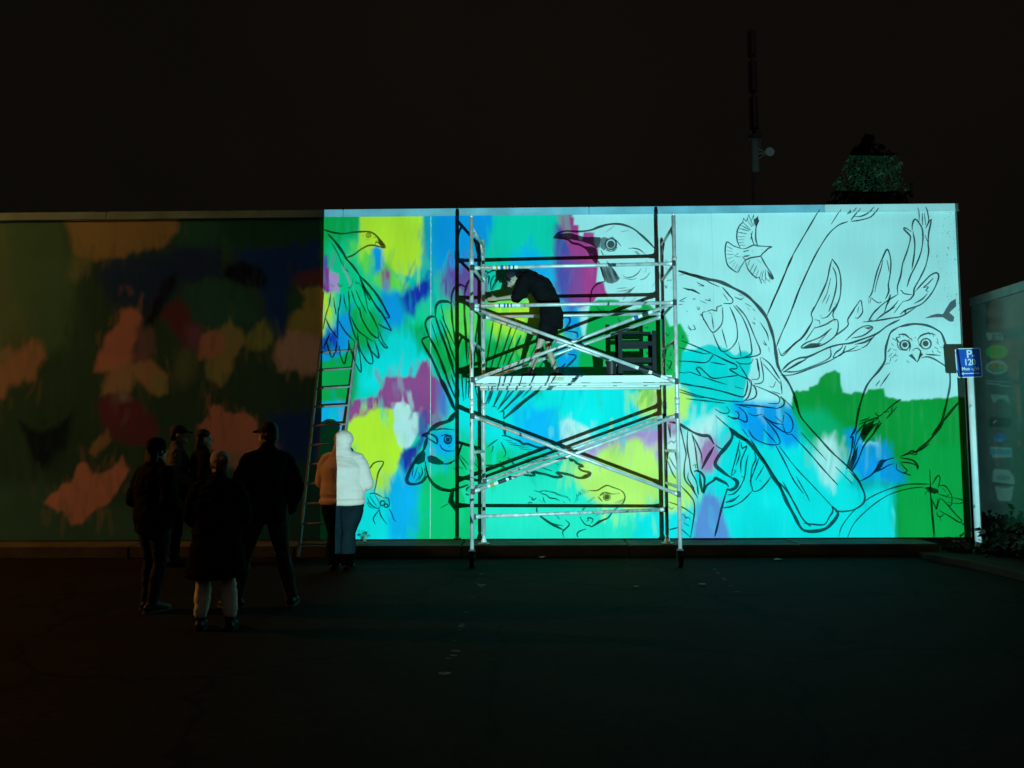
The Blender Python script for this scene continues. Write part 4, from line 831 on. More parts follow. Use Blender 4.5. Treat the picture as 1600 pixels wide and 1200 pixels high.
pj = empty('projector', (PROJ.x, PROJ.y, PROJ.z - .135), 'black projector on a small stand aimed at the mural', 'projector')
m_black = mat('black_plastic', (.012, .012, .013), .5, noise_amt=.2)
m_darkmetal = mat('dark_metal', (.05, .05, .052), .45, metal=.6, noise_amt=.2)
rnd = random.Random(5)
for key, txt in ART.items():
    mbs = {'f': MB(), 'h': MB(), 'q': MB()}; ml = MB()
    for line in txt.strip().splitlines():
        head, body = line.split(':', 1); crop, kind = head.split('|')
        ox, oy, sc = CROPS[crop]
        sharp = kind.endswith('!'); kind = kind.rstrip('!')
        for seg in body.split(';'):
            seg = seg.strip()
            if seg.startswith('c'):
                cx_, cy_, r_ = [float(v) for v in seg[1:].split(',')]
                pts = [(ox + (cx_ + r_ * math.cos(a)) / sc, oy + (cy_ + r_ * math.sin(a)) / sc) for a in np.linspace(0, 2 * math.pi, 22)]
                circ = True
            else:
                pts = [(ox + x / sc, oy + y / sc) for x, y in P_(seg)]; circ = False
            if kind in mbs:
                if circ: pts = pts[:-1]
                mbs[kind].add([px_slide(*q) for q in pts], [tuple(range(len(pts)))])
            else:
                if not (circ or sharp): pts = catmull(pts)
                ribbon(ml, pts, float(kind) * (1.18 if float(kind) < 1.9 else 1.0), rnd, not circ)
    d = ml.build('slide_drawing', m_ink, pj); d['kind'] = 'stuff'; d['label'] = 'ink lines of the projected ' + key.replace('_', ' ')
    for k, mm in (('f', m_ink), ('h', m_half), ('q', m_quarter)):
        if mbs[k].v: mbs[k].build('slide_fill', mm, d)['kind'] = 'stuff'

# right-hand strip of the projected computer screen: dim desktop with a dock of icons, falls on the side wall
SL0 = (on_y(502.5, 331, WY).x - PROJ.x) / (WY - PROJ.y)
SLR = (WX1 - .012 - PROJ.x) / (WY - PROJ.y)
SLE = .462
SB0 = (WZ0 + .004 - PROJ.z) / (WY - PROJ.y)
ST1 = (on_y(1181, 212, 54.0).z - PROJ.z) / (54.0 - PROJ.y)
nx, nz_ = 110, 420
A, B = np.meshgrid(np.linspace(SLR, SLE, nx), np.linspace(SB0, ST1, nz_))
a, b = A.ravel(), B.ravel()
sy = (SX - PROJ.x) / a                         # where each ray meets the side wall
PW = np.stack([np.full(a.shape, SX), PROJ.y + sy, PROJ.z + b * sy], 1)
x, y = to_px(PW)
tcol = np.full((len(a), 3), .06)
def icon(c, s, soft=1.0, crop=None, k=1.0):
    pts = P_(s)
    if crop: ox, oy, sc = CROPS[crop]; pts = [(ox + px / sc, oy + py / sc) for px, py in pts]
    d = poly_sdf(x, y, pts); al = np.clip(.5 - d / (2 * soft), 0, 1)[:, None] * k
    c = np.array(c)
    if crop and c.max() > .2: c = c * 1.35
    tcol[:] = tcol * (1 - al) + c * al
def ell(cx_, cy_, rx, ry): return ' '.join('%.1f,%.1f' % (cx_ + rx * math.cos(t), cy_ + ry * math.sin(t)) for t in np.linspace(0, 6.2832, 22)[:-1])
icon((.15, .15, .15), '1525,440 1600,440 1600,900 1525,900', 10)
icon((.19, .19, .20), '1534,462 1581,466 1586,790 1545,783', 2.5)
icon((.12, .12, .13), '590,300 750,300 760,380 600,375', 2.0, 'T2')
icon((.13, .13, .14), '600,450 765,450 770,520 610,520', 2.0, 'T2')
icon((.52, .52, .52), '605,600 750,600 770,668 622,668', .8, 'T2')
for s in ('650,618 690,614 696,630 668,648 700,652 700,660 652,660 652,650 682,632 680,624 652,628', '706,614 746,614 748,622 728,660 718,660 736,624 706,624'):
    icon((.16, .16, .16), s, .4, 'T2')
icon((.07, .42, .12), ell(705, 778, 102, 64), 1.0, 'T2')
for yy in (755, 778, 800): icon((.04, .24, .07), '655,%d 700,%d 750,%d 750,%d 700,%d 655,%d' % (yy, yy - 8, yy + 8, yy + 16, yy, yy + 9), .7, 'T2')
icon((.42, .44, .42), ell(705, 925, 102, 64), 1.0, 'T2')
icon((.22, .24, .20), ell(705, 925, 84, 50), 1.0, 'T2')
icon((.30, .20, .10), ell(690, 910, 40, 18), 1.6, 'T2')
icon((.16, .34, .14), ell(750, 925, 30, 26), 1.8, 'T2')
for s in ('605,1048 815,1058 815,1064 605,1054', '610,1070 735,1080 735,1088 610,1080', '740,1090 822,1098 822,1106 740,1098'): icon((.40, .42, .42), s, .6, 'T2')
icon((.30, .34, .34), '430,-15 540,-10 548,45 520,15 480,12 460,40 440,20', 1.0, 'T3')
icon((.10, .11, .10), '425,128 565,132 560,192 420,184', 1.2, 'T3')
icon((.5, .5, .48), '445,162 465,145 470,150 450,168', .5, 'T3')
icon((.10, .17, .55), ell(492, 256, 42, 26), 1.2, 'T3')
icon((.20, .30, .60), '475,262 505,268 500,282 470,276', .8, 'T3')
icon((.32, .36, .38), '430,312 560,318 568,378 442,382', 1.0, 'T3')
icon((.13, .28, .55), '428,325 556,330 556,362 428,358', .8, 'T3')
icon((.48, .50, .48), '455,452 545,458 575,500 578,545 445,530 446,470', 1.0, 'T3')
icon((.26, .28, .28), ell(512, 505, 45, 18), .8, 'T3')
icon((.26, .28, .28), '490,470 498,470 540,535 530,535', .5, 'T3')
icon((.50, .52, .52), '458,562 572,562 562,640 550,650 490,650 478,640', 1.0, 'T3')
icon((.20, .22, .22), ell(520, 566, 38, 6), .8, 'T3')
PS = np.stack([PROJ.x + a * SD, np.full(a.shape, PROJ.y + SD), PROJ.z + b * SD], 1)
grid_mesh('slide_screen_edge', PS, nx, nz_, np.clip(tcol * 1.9, 0, 1), slide_mat('slide_colour', None), pj)

# opaque gate round the picture, housing, lens hood and stand
gy = PROJ.y + SD + .001
x0, x1, z0, z1 = PROJ.x + SL0 * SD, PROJ.x + SLE * SD, PROJ.z + SB0 * SD, PROJ.z + ST1 * SD
HW, H0, H1 = .20, PROJ.z - .10, PROJ.z + .17
gt = MB()
X0, X1 = PROJ.x - HW + .008, PROJ.x + HW - .008
gt.box(((X0 + x0) / 2, gy, (H0 + H1) / 2), (x0 - X0, .002, H1 - H0 - .02)); gt.box(((x1 + X1) / 2, gy, (H0 + H1) / 2), (X1 - x1, .002, H1 - H0 - .02))
gt.box(((x0 + x1) / 2, gy, (H0 + .01 + z0) / 2), (x1 - x0, .002, z0 - H0 - .01)); gt.box(((x0 + x1) / 2, gy, (H1 - .01 + z1) / 2), (x1 - x0, .002, H1 - .01 - z1))
gt.build('picture_gate', m_black, pj)
hs = MB(); yb, yf = PROJ.y - .12, PROJ.y + SD + .03; ym = (yb + yf) / 2; zm = (H0 + H1) / 2
hs.box((PROJ.x - HW, ym, zm), (.012, yf - yb, H1 - H0)); hs.box((PROJ.x + HW, ym, zm), (.012, yf - yb, H1 - H0))
hs.box((PROJ.x, ym, H1), (2 * HW + .012, yf - yb, .012)); hs.box((PROJ.x, ym, H0), (2 * HW + .012, yf - yb, .012)); hs.box((PROJ.x, yb, zm), (2 * HW - .012, .012, H1 - H0 - .012))
hs.build('housing', m_black, pj)
for sx in (-.15, .15):
    for sy_ in (-.08, .2): MB().tube((PROJ.x + sx, PROJ.y + sy_, H0 - .035), (PROJ.x + sx, PROJ.y + sy_, H0 - .004), .012).build('foot', m_black, pj)
ZT = H0 - .035
st = empty('projector_stand', (PROJ.x, PROJ.y, 0), 'low black folding table carrying the projector', 'table')
MB().box((PROJ.x, PROJ.y + .06, ZT - .0125), (.6, .5, .025), bev=.006).build('table_top', m_darkmetal, st)
for sx in (-1, 1):
    for sy_ in (-1, 1): MB().tube((PROJ.x + sx * .27, PROJ.y + .06 + sy_ * .22, 0), (PROJ.x + sx * .24, PROJ.y + .06 + sy_ * .19, ZT - .025), .012).build('leg', m_darkmetal, st)
ld = bpy.data.lights.new('projector_lamp', 'SPOT'); ld.energy = PROJ_POWER; ld.color = PROJ_COLOR
ld.spot_size = math.radians(100); ld.spot_blend = 0.0; ld.shadow_soft_size = 0.00005
lo = bpy.data.objects.new('projector_lamp', ld); COL.objects.link(lo); lo.parent = pj; lo.matrix_parent_inverse = pj.matrix_world.inverted()
lo.matrix_world = Matrix.Translation(PROJ) @ Matrix.Rotation(math.radians(90), 4, 'X')

# sodium street lamp outside the frame at the left: it gives the warm light on the dark side
sl = empty('street_lamp', (LAMP.x - 1.2, LAMP.y, 0), 'tall grey street lamp with an orange light beside the car park', 'street lamp')
m_galv = mat('galvanised_steel', (.30, .30, .30), .5, metal=.5, noise_amt=.15)
MB().tube((LAMP.x - 1.2, LAMP.y, 0), (LAMP.x - 1.2, LAMP.y, LAMP.z + .1), .09, .05).build('pole', m_galv, sl)
MB().tube((LAMP.x - 1.2, LAMP.y, LAMP.z + .08), (LAMP.x - .2, LAMP.y, LAMP.z + .25), .035).build('arm', m_galv, sl)
hd = MB().box((LAMP.x, LAMP.y, LAMP.z + .24), (.6, .26, .12), bev=.03).build('lamp_head', m_galv, sl)
ld = bpy.data.lights.new('street_light', 'SPOT'); ld.spot_size = math.radians(168); ld.spot_blend = .08; ld.energy = LAMP_POWER; ld.color = LAMP_COLOR; ld.shadow_soft_size = .12
lo = bpy.data.objects.new('street_light', ld); COL.objects.link(lo); lo.parent = sl; lo.matrix_parent_inverse = sl.matrix_world.inverted()
lo.matrix_world = Matrix.Translation(LAMP)
# ------------------------------------------------------------------ aluminium scaffold tower
m_alu = mat('aluminium_tube', (.72, .74, .74), .42, metal=.35, noise_amt=.22, noise_scale=9, bump=.15, bump_scale=25)
m_alu2 = mat('scuffed_aluminium', (.66, .68, .68), .5, metal=.25, noise_amt=.35, noise_scale=14)
m_claw = mat('dark_clamp', (.03, .03, .032), .5, noise_amt=.3)
m_stick = mat('white_sticker', (.80, .80, .78), .5, noise_amt=.06)
m_blue = mat('blue_print', (.03, .10, .45), .5, noise_amt=.1)
m_orange = mat('orange_print', (.65, .32, .06), .5, noise_amt=.1)
m_darkp = mat('dark_print', (.03, .03, .04), .5, noise_amt=.1)
m_rubber = mat('black_rubber', (.010, .010, .010), .7, noise_amt=.2)
m_ply = mat('plywood_deck', (.30, .24, .15), .8, noise_amt=.25, noise_scale=6)
FYc, RYc = 10.38, 11.48
FLx, FRx, RLx, RRx = -.688, 1.978, -.592, 2.008
ZTOP = on_y(738, 340, FYc).z
sf = empty('scaffold_tower', ((FLx + FRx) / 2, (FYc + RYc) / 2, 0), 'tall silver aluminium scaffold tower with X braces and one platform before the mural', 'scaffold')
TR = .026
def zf(py, Y=FYc): return on_y(900, py, Y).z
def fz(px, py): return on_y(px, py, FYc)
Z_MID = (zf(592), zf(341))
for (x, y, zb, front) in ((FLx, FYc, .235, 1), (FRx, FYc, .235, 1), (RLx, RYc, KZ + .12, 0), (RRx, RYc, KZ + .12, 0)):
    zt = ZTOP if front else ZTOP - .045
    s = MB().tube((x, y, zb), (x, y, zt), TR, n=16).build('standard', m_alu, sf, True)
    zj = zf(592) - .30
    for zz in (zj, zf(473) + .55): MB().tube((x, y, zz - .05), (x, y, zz + .05), TR + .006, n=16).build('spigot_collar', m_alu2, s, True)
    MB().tube((x, y, zt - .004), (x, y, zt + .03), TR - .005, n=14).build('spigot', m_alu2, s, True)
    if front:
        MB().tube((x, y, .14), (x, y, .26), .019, n=12).build('adjusting_stem', m_claw, s, True)
        c = MB(); c.tube((x - .028, y + .03, .10), (x + .028, y + .03, .10), .098, n=24)
        c = c.build('castor_wheel', m_rubber, sf)
        k = MB(); k.box((x - .036, y + .02, .15), (.008, .06, .14)); k.box((x + .036, y + .02, .15), (.008, .06, .14)); k.box((x, y + .01, .222), (.08, .07, .01))
        k.build('castor_fork', m_claw, c)
    else:
        MB().tube((x, y, KZ + .012), (x, y, KZ + .2), .019, n=12).build('adjusting_stem', m_alu2, s, True)
        k = MB().tube((x, y, KZ + .002), (x, y, KZ + .012), .085, n=18); k.tube((x, y, KZ + .012), (x, y, KZ + .10), .05, .022, n=12)
        k.build('base_plate', m_alu2, sf)
# end-frame rungs (front pole to rear pole)
rung_px = (353, 413, 473, 532, 592, 650, 706, 762)
for (fx, rx) in ((FLx, RLx), (FRx, RRx)):
    for i, py in enumerate(rung_px):
        z = zf(py)
        MB().tube((fx, FYc + TR * .6, z), (rx, RYc - TR * .6, z), .021, n=12).build('frame_rung', m_alu, sf, True)
        if i in (0, 3, 6):                       # corner gussets under some rungs
            for ya, yb in ((FYc, FYc + .22), (RYc, RYc - .22)):
                xa = fx + (rx - fx) * (ya - FYc) / (RYc - FYc); xb = fx + (rx - fx) * (yb - FYc) / (RYc - FYc)
                MB().path([(xa, ya, z - .30), (xa + (xb - xa) * .35, ya + (yb - ya) * .35, z - .14), (xb, yb, z - .01)], .015, 10).build('corner_gusset', m_alu2, sf, True)
def claw(p, d, par):
    d = Vector(d).normalized()
    MB().tube(Vector(p) - d * .02, Vector(p) + d * .085, .034, .027, n=10).build('claw', m_alu2, par, True)
    MB().box(Vector(p) + Vector((0, -.03, .0)), (.05, .02, .07), bev=.004).build('latch', m_claw, par)
def rail(name, a, b, r=.0235, m_=None):
    a, b = Vector(a), Vector(b); d = (b - a).normalized()
    o = MB().tube(a + d * .05, b - d * .05, r, n=14).build(name, m_ or m_alu, sf, True)
    claw(a + d * .0, d, o); claw(b, -d, o)
    return o
def sticker(par, a, b, t0, t1, r, marks):
    a, b = Vector(a), Vector(b); d = b - a
    MB().tube(a + d * t0, a + d * t1, r, n=14, cap=False).build('sticker', m_stick, par, True)
    for u0, u1, mm in marks:
        p0, p1 = a + d * (t0 + (t1 - t0) * u0), a + d * (t0 + (t1 - t0) * u1)
        MB().tube(p0, p1, r + .0012, n=14, cap=False).build('sticker_print', mm, par, True)
off = Vector((0, -.045, 0))
def fl(py): return Vector((FLx + .02, FYc, on_y(742, py, FYc).z)) + off
def fr(py): return Vector((FRx - .02, FYc, on_y(1054, py, FYc).z)) + off
def rl(py): return Vector((RLx + .02, RYc, on_y(757, py, RYc).z)) + off
def rr(py): return Vector((RRx - .02, RYc, on_y(1035, py, RYc).z)) + off
g1 = rail('guard_rail', fl(420), fr(413)); sticker(g1, fl(420), fr(413), .10, .225, .0255, [(.12, .2, m_orange), (.3, .42, m_blue), (.5, .58, m_orange), (.62, .7, m_blue), (.8, .86, m_darkp)])
g2 = rail('guard_rail', fl(479), fr(474)); sticker(g2, fl(479), fr(474), .11, .235, .0255, [(.15, .2, m_darkp), (.35, .42, m_blue), (.48, .55, m_darkp), (.62, .68, m_blue)])
rail('guard_rail', rl(496), rr(491), .0225)
b1 = rail('diagonal_brace', fl(483) + off * .6, fr(597) + off * .6); sticker(b1, fl(483) + off * .6, fr(597) + off * .6, .80, .955, .0255, [(.1, .42, m_darkp), (.52, .8, m_darkp)])
b2 = rail('diagonal_brace', fl(594) - off * .55, fr(474) - off * .55, .0225); sticker(b2, fl(594) - off * .55, fr(474) - off * .55, .79, .89, .025, [(.1, .3, m_blue), (.5, .8, m_darkp)])
rail('diagonal_brace', rl(496) + off * .6, rr(592) + off * .6, .0215); rail('diagonal_brace', rl(594) - off * .4, rr(495) - off * .4, .0215)
rail('diagonal_brace', fl(651) + off * .6, fr(772) + off * .6)
b5 = rail('diagonal_brace', fl(768) - off * .55, fr(650) - off * .55); sticker(b5, fl(768) - off * .55, fr(650) - off * .55, .07, .20, .0255, [(.1, .25, m_orange), (.4, .7, m_darkp), (.8, .9, m_darkp)])
rail('diagonal_brace', rl(752) - off * .4, rr(650) - off * .4, .0215, m_alu2)
rail('plan_brace', Vector((FLx + .03, FYc + .05, on_y(742, 808, FYc).z)), Vector((RRx - .03, RYc - .05, on_y(742, 808, FYc).z)), .0235, m_alu2)
# platform deck
DZ1 = on_y(900, 587, FYc + .06).z; DZ0 = on_y(900, 597.5, FYc + .06).z
dk = empty('platform_deck', ((FLx + FRx) / 2, 10.9, DZ0)); dk.parent = sf; dk.matrix_parent_inverse = sf.matrix_world.inverted()
DX0, DX1, DY0, DY1 = FLx + .05, FRx - .05, FYc + .06, RYc - .07
dm = (DX0 + DX1) / 2; dw = DX1 - DX0
m_fas = mat('white_fascia', (.80, .82, .81), .5, noise_amt=.08, noise_scale=5)
f = MB().box((dm, DY0 + .012, (DZ0 + DZ1) / 2), (dw, .024, DZ1 - DZ0), bev=.004).build('fascia', m_fas, dk)
for kx, w, mm in ((1.13, .16, mat('cream_label', (.62, .58, .42), .6, noise_amt=.2)), (1.34, .06, m_darkp)):
    MB().box((FLx + kx, DY0 - .0015, (DZ0 + DZ1) / 2 + .004), (w, .003, .05 if w > .1 else .02)).build('deck_label', mm, dk)
MB().box((dm, DY1 - .012, (DZ0 + DZ1) / 2), (dw, .024, DZ1 - DZ0), bev=.004).build('fascia', m_fas, dk)
MB().box((dm, (DY0 + DY1) / 2, DZ1 - .012), (dw - .01, DY1 - DY0 - .05, .014)).build('deck_board', m_ply, dk)
for k in range(6): MB().box((DX0 + dw * (k + .5) / 6, (DY0 + DY1) / 2, DZ0 + .03), (.04, DY1 - DY0 - .05, .04)).build('cross_rib', m_alu2, dk)
for yy in (DY0 + .05, DY1 - .05): MB().tube((DX0, yy, DZ0 - .022), (DX1, yy, DZ0 - .022), .018).build('under_rail', m_fas, dk, True)
for xx, s_ in ((DX0, -1), (DX1, 1)):
    for yy in (DY0 + .12, DY1 - .12): MB().path([(xx, yy, DZ0 + .04), (xx + s_ * .05, yy, DZ0 + .05), (xx + s_ * .085, yy, DZ0 + .02)], .014, 8).build('hook', m_alu2, dk, True)
PLAT = DZ1 - .005

# ------------------------------------------------------------------ black step stool on the platform
SYs = 10.78
def sp_(px, py): return on_y(px, py, SYs)
stl = empty('step_stool', (sp_(997, 580).x, SYs, PLAT), 'black folding step stool at the right end of the scaffold platform', 'stool')
m_stool = mat('black_stool_plastic', (.006, .007, .010), .5, noise_amt=.25, spec=.15)
xl, xr = sp_(969, 560).x, sp_(1022, 560).x
ztop = sp_(997, 517).z
for xx in (xl, xr):
    for yy in (SYs - .02, SYs + .34):
        MB().box((xx, yy, (PLAT + ztop) / 2), (.055, .03, ztop - PLAT), bev=.005).build('leg', m_stool, stl)
zc = sp_(997, 537).z
MB().box(((xl + xr) / 2, SYs - .02, zc), (xr - xl - .05, .026, .06), bev=.004).build('crossbar', m_stool, stl)
MB().box(((xl + xr) / 2, SYs + .34, zc), (xr - xl - .05, .026, .06), bev=.004).build('crossbar', m_stool, stl)
for zz, d_ in ((sp_(997, 562).z, .26), (sp_(997, 575).z, .30)):
    MB().box(((xl + xr) / 2, SYs + .16, zz), (xr - xl + .03, d_, .07), bev=.008).build('step', m_stool, stl)
MB().box(((xl + xr) / 2, SYs + .16, ztop - .02), (xr - xl - .06, .25, .03), bev=.006).build('step', m_stool, stl)
# paint tubs next to it
m_tub = mat('dark_paint_tub', (.02, .022, .026), .45, noise_amt=.2)
for (px, h, r, lb) in ((955, .20, .075, 'small dark paint tub beside the black stool on the platform'), (899, .0, .0, '')):
    if not h: continue
    c = on_y(px, 578, 10.7); t_ = empty('paint_tub', (c.x, 10.7, PLAT), lb, 'tub')
    b_ = MB().tube((c.x, 10.7, PLAT), (c.x, 10.7, PLAT + h), r * .86, r, n=20).build('bucket', m_tub, t_)
    MB().tube((c.x, 10.7, PLAT + h - .004), (c.x, 10.7, PLAT + h + .012), r + .006, n=20).build('lid', m_tub, t_)
    MB().path([(c.x + r * math.cos(q), 10.7 - r * .9 * abs(math.sin(q)) * .3 - .01, PLAT + h - .02 - .08 * math.sin(q)) for q in np.linspace(0, math.pi, 9)], .003, 6).build('handle', m_alu2, t_)

# ------------------------------------------------------------------ ladder leaning on the wall
lad = empty('ladder', (on_z(492, 872, 0).x, 11.12, 0), 'silver ladder leaning on the wall beside the person in the white hoodie', 'ladder')
fa, fb = on_y(466, 871, 11.13), on_y(517, 871, 11.13)
ta, tb = on_y(501, 540, WY - .05), on_y(557, 536, WY - .05)
fa.z = fb.z = 0.0
m_lad = mat('ladder_aluminium', (.27, .28, .28), .55, metal=.1, noise_amt=.2, noise_scale=10)
def stile(a, b, nm):
    d = (b - a).normalized(); s = Vector((1, 0, 0)); s = (s - d * s.dot(d)).normalized(); w = d.cross(s)
    vs = [p + s * sx * .014 + w * sw * .032 for p in (a, b) for sx, sw in ((-1, -1), (1, -1), (1, 1), (-1, 1))]
    return MB().add(vs, [(0, 3, 2, 1), (4, 5, 6, 7), (0, 1, 5, 4), (1, 2, 6, 5), (2, 3, 7, 6), (3, 0, 4, 7)]).build(nm, m_lad, lad)
sa = stile(fa, ta, 'stile'); sb = stile(fb, tb, 'stile')
for s_, p_ in ((sa, fa), (sb, fb)): MB().box(p_ + Vector((0, 0, .022)), (.05, .10, .044), bev=.008).build('rubber_foot', m_rubber, s_)
nr = 11
for k in range(nr):
    t_ = (k + .75) / (nr + .15)
    MB().tube(fa + (ta - fa) * t_, fb + (tb - fb) * t_, .0155, n=12).build('rung', m_lad, lad, True)

# ------------------------------------------------------------------ parking sign
SGY = 11.2
bp_ = on_y(1526, 862, SGY)
sg = empty('parking_sign', (bp_.x, SGY, 0), 'blue square parking sign with white lettering on a white post', 'sign')
m_post = mat('white_post', (.72, .76, .76), .5, noise_amt=.08)
m_signblue = mat('sign_blue', (.018, .095, .50), .35, noise_amt=.12, noise_scale=4)
m_signwhite = mat('sign_white', (.80, .82, .82), .35, noise_amt=.04)
pc = on_y(1517.5, 600, SGY)
ps = MB().tube((pc.x, SGY, 0.02), (pc.x, SGY, on_y(1515, 547, SGY).z), .047, n=20).build('post', m_post, sg, True)
c = on_y(1513.5, 567, SGY - .062); W_, H_ = .386, .41
rot = Matrix.Rotation(math.radians(-2.2), 3, 'Y') @ Matrix.Rotation(math.radians(9), 3, 'Z')
def rrect(w, h, r, n_=6):
    pts = []
    for cx_, cy_, a0 in ((w / 2 - r, h / 2 - r, 0), (-w / 2 + r, h / 2 - r, 90), (-w / 2 + r, -h / 2 + r, 180), (w / 2 - r, -h / 2 + r, 270)):
        for k in range(n_ + 1):
            a = math.radians(a0 + 90 * k / n_); pts.append((cx_ + r * math.cos(a), cy_ + r * math.sin(a)))
    return pts
def plate(w, h, r, y0, y1):
    pts = rrect(w, h, r); n_ = len(pts); mb = MB()
    vs = [rot @ Vector((x_, y0, z_)) + c for x_, z_ in pts] + [rot @ Vector((x_, y1, z_)) + c for x_, z_ in pts]
    return mb.add(vs, [tuple(range(n_)), tuple(range(2 * n_ - 1, n_ - 1, -1))] + [(k, n_ + k, n_ + (k + 1) % n_, (k + 1) % n_) for k in range(n_)])
pl = plate(W_, H_, .03, -.004, .004).build('sign_plate', m_signwhite, sg)
plate(W_ - .022, H_ - .022, .024, -.0065, -.0045).build('blue_field', m_signblue, pl)
def text(txt, size, x_, z_, sx=1.0):
    cu = bpy.data.curves.new('lettering', 'FONT'); cu.body = txt; cu.size = size; cu.align_x = 'CENTER'; cu.align_y = 'CENTER'; cu.extrude = .0008; cu.offset = .0022 * size / .1
    t = bpy.data.objects.new('lettering_tmp', cu); COL.objects.link(t)
    bpy.context.view_layer.update()
    me = bpy.data.meshes.new_from_object(t.evaluated_get(bpy.context.evaluated_depsgraph_get()))
    bpy.data.objects.remove(t)
    for v in me.vertices:
        v.co = rot @ Vector((x_ + v.co.x * sx, -.0078 - v.co.z, z_ + v.co.y)) + c
    me.materials.clear()
    return link('lettering', me, m_signwhite, pl)
text('P', .155, .012, .118, 1.1); text('120', .125, .012, .005, .95); text('Mon - Fri', .066, .012, -.083, 1.05)
aw = MB().box((0, 0, 0), (.25, .002, .012))
aw.v = [tuple(rot @ (Vector(v) + Vector((.018, -.0078, -.148))) + c) for v in aw.v]
aw.add([rot @ Vector(q) + c for q in ((-.145, -.0085, -.148), (-.10, -.0085, -.124), (-.10, -.0085, -.172))], [(0, 2, 1)])
aw.build('arrow', m_signwhite, pl)
MB().box(Vector((pc.x, SGY - .05, c.z + .1)), (.06, .02, .03)).build('bracket', m_alu2, sg); MB().box(Vector((pc.x, SGY - .05, c.z - .1)), (.06, .02, .03)).build('bracket', m_alu2, sg)

# ------------------------------------------------------------------ mast far behind the wall, lit by the light that passes over it
MY = 54.0
mp_ = on_y(1181, 280, MY)
mast = empty('phone_mast', (mp_.x, MY, 0), 'grey phone mast with a round dish standing far behind the wall', 'mast')
m_mast = mat('mast_grey', (.34, .35, .35), .6, noise_amt=.15)
m_mastd = mat('mast_dark', (.34, .32, .30), .7, noise_amt=.2)
zb = on_y(1181, 212, MY).z; zt = on_y(1181, 40, MY).z
MB().tube((mp_.x, MY, 0), (mp_.x, MY, zb), .36, .28, n=18).build('pole', m_mast, mast, True)
col_ = MB().tube((mp_.x + .02, MY, zb - .3), (mp_.x + .02, MY, zb), .45, n=16).build('collar', m_mastd, mast)
MB().tube((mp_.x, MY, zb), (mp_.x, MY, zt - .4), .17, .13, n=12).build('upper_pole', m_mastd, mast, True)
for k in range(3):
    a = k * 2.094 + .4
    for z0_, h_ in ((zb + .5, 2.3), (zb + 3.1, 2.3), (zt - 2.2, 1.9)):
        MB().box((mp_.x + .25 * math.cos(a), MY + .25 * math.sin(a), z0_ + h_ / 2), (.14, .20, h_), Matrix.Rotation(a, 3, 'Z'), bev=.03).build('antenna_panel', m_mastd, mast)
        for zz in (z0_ + .3, z0_ + h_ - .3): MB().tube((mp_.x, MY, zz), (mp_.x + .25 * math.cos(a), MY + .25 * math.sin(a), zz), .03, n=6).build('panel_bracket', m_mastd, mast)
MB().path([(mp_.x + .30, MY - .1, zb - 1.2), (mp_.x + .34, MY - .1, zb - .2), (mp_.x + .2, MY - .15, zb + 1.5)], .025, 6).build('feeder_cable', m_mastd, mast)
dc = on_y(1203, 237, MY - .6)
d_ = MB(); d_.tube((dc.x, dc.y, dc.z), (dc.x, dc.y + .22, dc.z), .31, .22, n=24)
d_.build('dish', mat('dish_white', (.6, .6, .6), .5, noise_amt=.05), mast)
MB().tube((mp_.x, MY - .2, dc.z), (dc.x, dc.y + .2, dc.z), .06).build('dish_arm', m_mast, mast)
for k in (-1, 1): MB().tube((mp_.x, MY - .2, dc.z + k * .45), (dc.x - .1, dc.y + .25, dc.z), .035).build('dish_brace', m_mast, mast)

# ------------------------------------------------------------------ foliage
def leaves(count, gen, size, seed, droop=.3):
    r = random.Random(seed); mb = MB()
    for _ in range(count):
        p_, out = gen(r)
        d = (Vector(out) + Vector((r.uniform(-1, 1), r.uniform(-1, 1), r.uniform(-1, 1))) * .8).normalized()
        s = d.cross(Vector((r.uniform(-1, 1), r.uniform(-1, 1), r.uniform(-.4, 1)))).normalized()
        L = size * r.uniform(.6, 1.4); w = L * r.uniform(.22, .36)
        up = s.cross(d) * L * .12
        mb.add([p_, p_ + d * L * .5 + s * w + up, p_ + d * L - Vector((0, 0, droop * L)), p_ + d * L * .5 - s * w + up], [(0, 1, 2, 3)])
    return mb
def leaf_mat(name, c):
    m_ = mat(name, c, .6, noise_amt=.45, noise_scale=3.5)
    p_ = m_.node_tree.nodes['Principled BSDF']
    return m_
m_bark = mat('bark', (.06, .045, .03), .9, noise_amt=.3)
TY = 17.5
tc_ = on_y(1358, 270, TY); tz1 = on_y(1358, 232, TY).z
tree = empty('tall_tree', (tc_.x, TY, 0), 'dim green tree top showing above the wall at the right', 'tree')
MB().loft([(tc_.x, TY, 0), (tc_.x + .1, TY, 3), (tc_.x - .05, TY, 5.5), (tc_.x, TY, tz1 - .4)], [.26, .2, .13, .04], n=12).build('trunk', m_bark, tree, True)
lim = MB(); r = random.Random(2)
for k in range(26):
    z = r.uniform(4.4, tz1 - .4); a = r.uniform(0, 6.28); L = .65 * (1.15 - .6 * (z - 4.4) / (tz1 - 4.4))
    lim.tube((tc_.x, TY, z), (tc_.x + math.cos(a) * L, TY + math.sin(a) * L, z + L * .5), .035, .01, n=6)
lim.build('limbs', m_bark, tree)['kind'] = 'stuff'
clumps = []
for k in range(95):
    z = r.uniform(4.4, tz1 - .1); t_ = (z - 4.4) / (tz1 - 4.4)
    R_ = .72 * min(1, (1.03 - t_) * 3.4) ** .7 * r.uniform(.55, 1.0)
    a = r.uniform(0, 6.28); clumps.append((Vector((tc_.x + R_ * math.cos(a), TY + R_ * math.sin(a), z)), r.uniform(.14, .27)))
clumps.append((Vector((tc_.x - .02, TY, tz1 + .10)), .09)); clumps.append((Vector((tc_.x, TY, tz1 + .22)), .05))
